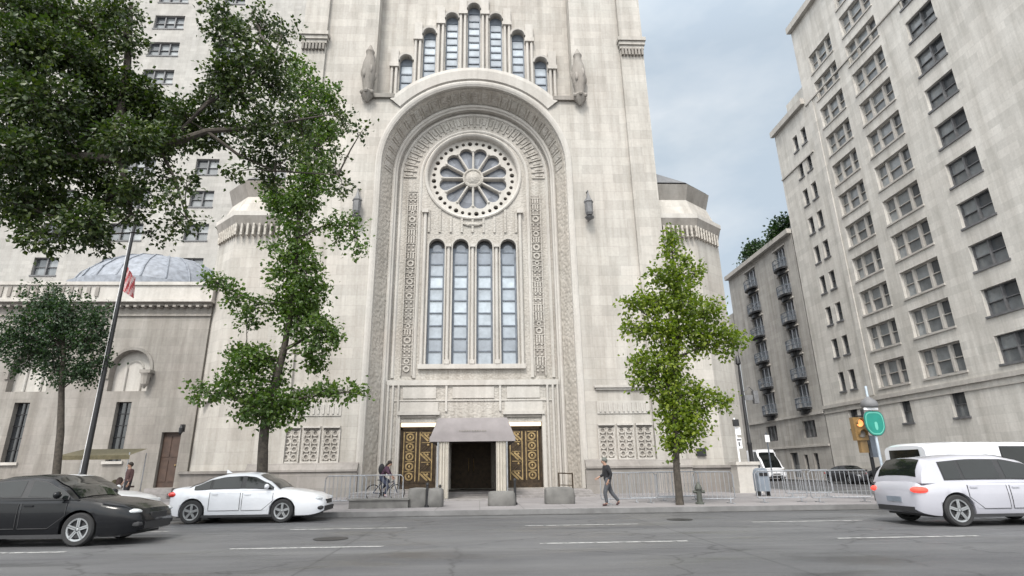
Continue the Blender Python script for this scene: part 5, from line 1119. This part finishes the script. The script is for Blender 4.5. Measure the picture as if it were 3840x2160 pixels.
# pole at the side street
x = at(1936, 1150, 50).x; t = thing('sign_post', 'thin grey sign post down the side street beside the white van', 'sign', (x, 50, .15)); b = MB(); b.tube([(x, 50, .15), (x, 50, 4.2)], .06, 6); b.build('pole', 'leadframe', t); b = MB(); b.box(x-.2, x+.2, 49.9, 49.93, 3.4, 4.0); b.build('sign_plate', 'white', t)
# flagpole and flag
yf = 25.; xf_ = -16.05; t = thing('flagpole', 'tall dark leaning-looking flagpole in front of the chapel', 'flagpole', (xf_, yf, .15))
b = MB(); b.lathe([(.3, .15), (.3, .3), (.13, .4), (.1, 2.), (.08, 7), (.06, 12), (.04, 15.5)], (xf_, yf, 0), 10); b.ball((xf_, yf, 15.6), .12, 10, 7); b.build('pole', 'black', t, True)
b = MB(); b.tube([(xf_-.13, yf-.02, 1.5), (xf_-.08, yf-.02, 12.)], .012, 4); b.build('halyard', 'white', t)
nx, nz = 22, 26; vs = []; z1 = 10.35
for i in range(nx+1):
    for j in range(nz+1):
        u, v = i/nx, j/nz; vs.append((xf_+.1+u*.5*(.75+.35*v), yf-.05+.11*math.sin(u*15+v*1.5)*(.3+u), z1-v*1.15-u*.5*(1-.3*v)))
b = MB(); b.add(vs, [(i*(nz+1)+j, i*(nz+1)+j+1, (i+1)*(nz+1)+j+1, (i+1)*(nz+1)+j) for i in range(nx) for j in range(nz)])
b.m = [2 if (i < 9 and j < 14) and False else (0 if ((i+j//3) // 2) % 2 == 0 else 1) for i in range(nx) for j in range(nz)]
fl = b.build('flag', ['flag_red', 'flag_white'], None, True); tag(fl, 'limp red and white striped flag hanging from the flagpole', 'flag')
# vendor stand at the chapel kerb
yv = 27.5; xa, xb = at(175, 1170, yv).x, at(352, 1170, yv).x; zt_ = at(260, 1140, yv).z
t = thing('vendor_stand', 'vendor stand with olive brown awning in front of the chapel', 'stall', ((xa+xb)/2, yv, .15))
b = MB(); b.add([(xa, yv-.9, zt_-.12), (xb, yv-.9, zt_-.12), (xb-.1, yv+.6, zt_+.2), (xa+.1, yv+.6, zt_+.2), (xa, yv-.9, zt_-.3), (xb, yv-.9, zt_-.3)], [(0, 1, 2, 3), (4, 5, 1, 0)]); b.build('awning', 'awn', t)
for xx, yy in ((xa+.05, yv-.86), (xb-.05, yv-.86), (xa+.12, yv+.58), (xb-.12, yv+.58)): b = MB(); b.tube([(xx, yy, .15), (xx, yy, zt_)], .025, 6); b.build('pole', 'greymetal', t)
b = MB(); b.box(xa+.2, xb-.3, yv-.5, yv+.4, .85, .92); b.box(xa+.25, xb-.35, yv-.48, yv-.45, .16, .85); b.build('counter', 'wares', t)
q = random.Random(9)
for k in range(7):
    xx = xa+.5+k*(xb-xa-1.2)/6; h = q.uniform(.15, .4); b = MB(); b.lathe([(.11, .92), (.14, .95+h*.4), (.12, .92+h*.8), (.05, .92+h)], (xx, yv-.1+.2*(k % 2), 0), 9)
    tag(b.build('bag', ['wares', 'c_black', 'awn'][k % 3], None, True), ['brown bag on the vendor counter', 'black bag on the vendor counter', 'olive bag on the vendor counter'][k % 3], 'bag', 'bags on the vendor counter')

# ------------------------------------------------------------------ people and the bicycle
def skin(name, joints, edges, mat, par, sub=2, root=0):
    me = bpy.data.meshes.new(name); me.from_pydata([j[0] for j in joints], edges, [])
    o = bpy.data.objects.new(name, me); COL.objects.link(o)
    o.modifiers.new('skin', 'SKIN'); ss = o.modifiers.new('sub', 'SUBSURF'); ss.levels = sub; ss.render_levels = sub
    for i, j in enumerate(joints):
        sv = me.skin_vertices[0].data[i]; r = j[1]; sv.radius = r if isinstance(r, tuple) else (r, r); sv.use_root = (i == root)
    dg = bpy.context.evaluated_depsgraph_get(); dg.update()
    m2 = bpy.data.meshes.new_from_object(o.evaluated_get(dg)); m2.name = name
    o.modifiers.clear(); o.data = m2; bpy.data.meshes.remove(me); m2.materials.clear(); m2.materials.append(M[mat])
    m2.polygons.foreach_set('use_smooth', [True]*len(m2.polygons)); o.parent = par
    return o
def person(label, loc, rz, J, mats, pack=False, hairlong=False, group=None, shorts=False, sk='skin'):
    """J: joint dictionary in the person's own frame: x forward, y left, z up"""
    t = thing('person', label, 'person', loc, rz, group); V_ = lambda k: Vector(J[k])
    names = ['pelvis', 'waist', 'chest', 'neck', 'head0', 'head1']; js = []; idx = {}
    def aj(k, p, r): idx[k] = len(js); js.append((tuple(p), r))
    aj('pelvis', V_('pelvis'), (.145, .12)); aj('waist', V_('waist'), (.13, .1)); aj('chest', V_('chest'), (.16, .11)); aj('neck', V_('neck'), .055)
    hd = (V_('head')-V_('neck')).normalized(); aj('jaw', V_('neck')+hd*.09, .07); aj('skull', V_('head'), .095); aj('crown', V_('head')+hd*.09, .06)
    ed = [(0, 1), (1, 2), (2, 3), (3, 4), (4, 5), (5, 6)]
    fwd = (V_('nose')-V_('head')).normalized(); aj('nose', V_('head')-hd*.02+fwd*.115, .017); ed.append((5, idx['nose']))
    for s in 'lr':
        aj('sh'+s, V_('sh'+s), .052); aj('el'+s, V_('el'+s), .042); aj('wr'+s, V_('wr'+s), .028); a = (V_('wr'+s)-V_('el'+s)).normalized(); pc = V_('wr'+s)+a*.06; aj('pa'+s, pc, (.035, .02))
        ed += [(2, idx['sh'+s]), (idx['sh'+s], idx['el'+s]), (idx['el'+s], idx['wr'+s]), (idx['wr'+s], idx['pa'+s])]
        side = a.cross(Vector((0, 1, 0)) if abs(a.y) < .8 else Vector((1, 0, 0))).normalized()
        for f_, (off, ln) in enumerate(((-.027, .07), (-.009, .085), (.009, .08), (.027, .065))):
            k0 = 'f%d%s' % (f_, s); aj(k0, pc+side*off+a*.035, .0085); aj(k0+'b', pc+side*off*1.15+a*(.035+ln*.6), .008); aj(k0+'c', pc+side*off*1.1+a*(.03+ln)+a.cross(side)*.018, .007)
            ed += [(idx['pa'+s], idx[k0]), (idx[k0], idx[k0+'b']), (idx[k0+'b'], idx[k0+'c'])]
        aj('th'+s, pc-a*.02+side*-.045, .01); aj('th2'+s, pc+a*.03+side*-.062, .008); ed += [(idx['pa'+s], idx['th'+s]), (idx['th'+s], idx['th2'+s])]
        aj('hi'+s, V_('hi'+s), .098); aj('kn'+s, V_('kn'+s), .06); aj('an'+s, V_('an'+s), .04); aj('to'+s, V_('to'+s), (.042, .03))
        ed += [(0, idx['hi'+s]), (idx['hi'+s], idx['kn'+s]), (idx['kn'+s], idx['an'+s]), (idx['an'+s], idx['to'+s])]
    skin('body', js, ed, sk, t)
    e2 = [(0, 1), (1, 2), (2, 3)]; j2 = [(tuple(V_('pelvis')+Vector((0, 0, -.07))), (.17, .145)), (J['waist'], (.158, .128)), (J['chest'], (.185, .14)), (tuple(V_('neck')-hd*.02), .072)]
    for s in 'lr': k = len(j2); j2 += [(J['sh'+s], .1), (J['el'+s], .058), (tuple(V_('el'+s).lerp(V_('wr'+s), .85)), .042)]; e2 += [(2, k), (k, k+1), (k+1, k+2)]
    skin('jacket', j2, e2, mats[0], t)
    j3 = [(J['pelvis'], (.16, .135)), (J['waist'], (.15, .12))]; e3 = [(0, 1)]
    for s in 'lr':
        k = len(j3); j3 += [(J['hi'+s], .112), (J['kn'+s], .078)]; e3 += [(0, k), (k, k+1)]
        if not shorts: j3.append((tuple(V_('kn'+s).lerp(V_('an'+s), .98)), .058)); e3.append((k+1, k+2))
    skin('trousers', j3, e3, mats[1], t)
    for s in 'lr':
        a, c = V_('an'+s), V_('to'+s); skin('shoe', [(tuple(a+Vector((0, 0, -.01))), .06), (tuple(a.lerp(c, .5)-Vector((0, 0, .01))), (.056, .046)), (tuple(c+(c-a).normalized()*.03), (.05, .036))], [(0, 1), (1, 2)], mats[2], t, 1)
    h0 = V_('head'); sd = fwd.cross(hd).normalized(); up_ = sd.cross(fwd); hb_ = MB(); hb_.ball((0, 0, 0), 1, 14, 10); c_ = h0+hd*.035-fwd*.03
    hb_.v = [tuple(c_+fwd*(x*.108)+sd*(y*.098)+up_*((z if z > 0 else z*(1.0 if x < .1 else .25))*.112)) for x, y, z in hb_.v]
    if hairlong: n0 = MB(); n0.ball((0, 0, 0), 1, 10, 8); hb_.add([tuple(h0-fwd*.09-hd*.13+fwd*(x*.06)+sd*(y*.085)+hd*(z*.15)) for x, y, z in n0.v], n0.f)
    hb_.build('hair', mats[3], t, True, True)
    for s in (-1, 1):
        b = MB(); sd = fwd.cross(hd).normalized(); b.ball(tuple(h0+fwd*.088+sd*s*.035+hd*.012), .012, 6, 4); b.build('eye', 'c_black', t, True, True)
    return t
walk = dict(pelvis=(0, 0, .9), waist=(.0, 0, 1.05), chest=(.03, 0, 1.27), neck=(.06, 0, 1.43), head=(.1, 0, 1.57), nose=(.21, 0, 1.55), shl=(.02, .18, 1.36), ell=(-.1, .22, 1.1), wrl=(.02, .2, .88), shr=(.04, -.18, 1.36), elr=(.1, -.22, 1.1), wrr=(.3, -.17, 1.0), hil=(0, .09, .84), knl=(.16, .1, .48), anl=(.1, .1, .08), tol=(.25, .11, .04), hir=(0, -.09, .84), knr=(-.12, -.1, .47), anr=(-.4, -.1, .14), tor=(-.3, -.11, .04))
def sc(J, k): return {a: tuple(v*k for v in p) for a, p in J.items()}
person('person in black jacket and grey trousers walking left past the barricades', (at(1532, 1280, 21.6).x, 21.5, .15), PI, sc(walk, .96), ('c_black', 'c_grey', 'c_brown', 'c_ash'), sk='skin2')
stand = dict(pelvis=(0, 0, .93), waist=(0, 0, 1.08), chest=(0, 0, 1.32), neck=(.02, 0, 1.49), head=(.04, 0, 1.63), nose=(.15, 0, 1.62), shl=(0, .19, 1.41), ell=(-.03, .24, 1.13), wrl=(.05, .22, .9), shr=(0, -.19, 1.41), elr=(0, -.24, 1.13), wrr=(.12, -.18, .95), hil=(0, .09, .87), knl=(.02, .1, .48), anl=(-.02, .11, .08), tol=(.13, .12, .04), hir=(0, -.09, .87), knr=(.03, -.1, .48), anr=(.0, -.11, .08), tor=(.15, -.13, .04))
person('person in maroon brown jacket and black trousers standing beside the vendor stand', (at(338, 1200, 27).x, 26.6, .15), -2.3, stand, ('c_brown', 'c_black', 'c_black', 'c_hair'), sk='skin2')
# cyclist
xb_, yb_ = at(967, 1250, 27.2).x, 27.3
bike = thing('bicycle', 'dark bicycle ridden past the left bronze door', 'bicycle', (xb_, yb_, .15))
WR = .34
for xw in (-.52, .54):
    b = MB(); b.lathe([(WR-.03, -.012), (WR, -.02), (WR+.012, 0), (WR, .02), (WR-.03, .012)], (xw, 0, WR+.012), 28, 'y'); b.f = b.f[:-2]; b.m = b.m[:-2]
    wh = b.build('wheel', 'rubber', bike, True, True)
    b = MB()
    for k in range(14): a = PI*2*k/14; b.tube([(xw, 0, WR+.012), (xw+(WR-.02)*math.cos(a), 0, WR+.012+(WR-.02)*math.sin(a))], .004, 3, False)
    b.build('spokes', 'greymetal', wh, False, True)
b = MB()
for p, q_ in (((-.52, 0, .35), (-.1, 0, .3)), ((-.1, 0, .3), (-.22, 0, .82)), ((-.22, 0, .75), (.36, 0, .8)), ((-.1, 0, .3), (.38, 0, .74)), ((.36, 0, .92), (.4, 0, .7)), ((.4, 0, .7), (.54, 0, .35)), ((-.52, 0, .35), (-.2, 0, .75))): b.tube([p, q_], .02, 6)
b.build('frame', 'c_navy', bike, True, True)
b = MB(); b.tube([(.3, .27, .98), (.36, .1, 1.0), (.36, -.1, 1.0), (.3, -.27, .98)], .014, 6); b.tube([(.36, 0, .9), (.36, 0, 1.0)], .016, 6); b.build('handlebar', 'black', bike, True, True)
b = MB(); b.ball((-.24, 0, .88), (.14, .07, .035), 10, 6); b.build('saddle', 'black', bike, True, True)
b = MB(); b.lathe([(.1, -.01), (.1, .01)], (-.1, -.06, .3), 16, 'y'); b.tube([(-.1, -.09, .3), (.0, -.09, .18)], .012, 5); b.tube([(-.1, .09, .3), (-.2, .09, .42)], .012, 5); b.box(-.04, .06, -.18, -.1, .165, .185); b.box(-.26, -.15, .1, .18, .42, .44); b.build('crankset', 'black', bike, False, True)
ride = dict(pelvis=(-.22, 0, .98), waist=(-.15, 0, 1.12), chest=(.0, 0, 1.32), neck=(.1, 0, 1.46), head=(.16, 0, 1.58), nose=(.27, 0, 1.55), shl=(.03, .18, 1.38), ell=(.16, .25, 1.15), wrl=(.28, .25, 1.03), shr=(.03, -.18, 1.38), elr=(.16, -.25, 1.15), wrr=(.28, -.25, 1.03), hil=(-.18, .1, .95), knl=(.16, .12, .84), anl=(-.2, .14, .5), tol=(-.09, .14, .465), hir=(-.18, -.1, .95), knr=(.14, -.12, .62), anr=(.0, -.14, .26), tor=(.12, -.14, .21))
cyc = person('cyclist in dark plum jacket and pink trousers riding a dark bicycle', (xb_, yb_, .15), 0, ride, ('c_plum', 'c_navy', 'c_pink', 'c_hair'), hairlong=True, sk='skin2')
b = MB(); b.ball((-.2, 0, 1.34), (.15, .19, .25), 12, 8); bk = b.build('backpack', 'c_black', None, True, True); bk.location = (xb_, yb_, .15); tag(bk, 'black backpack worn by the cyclist', 'backpack')
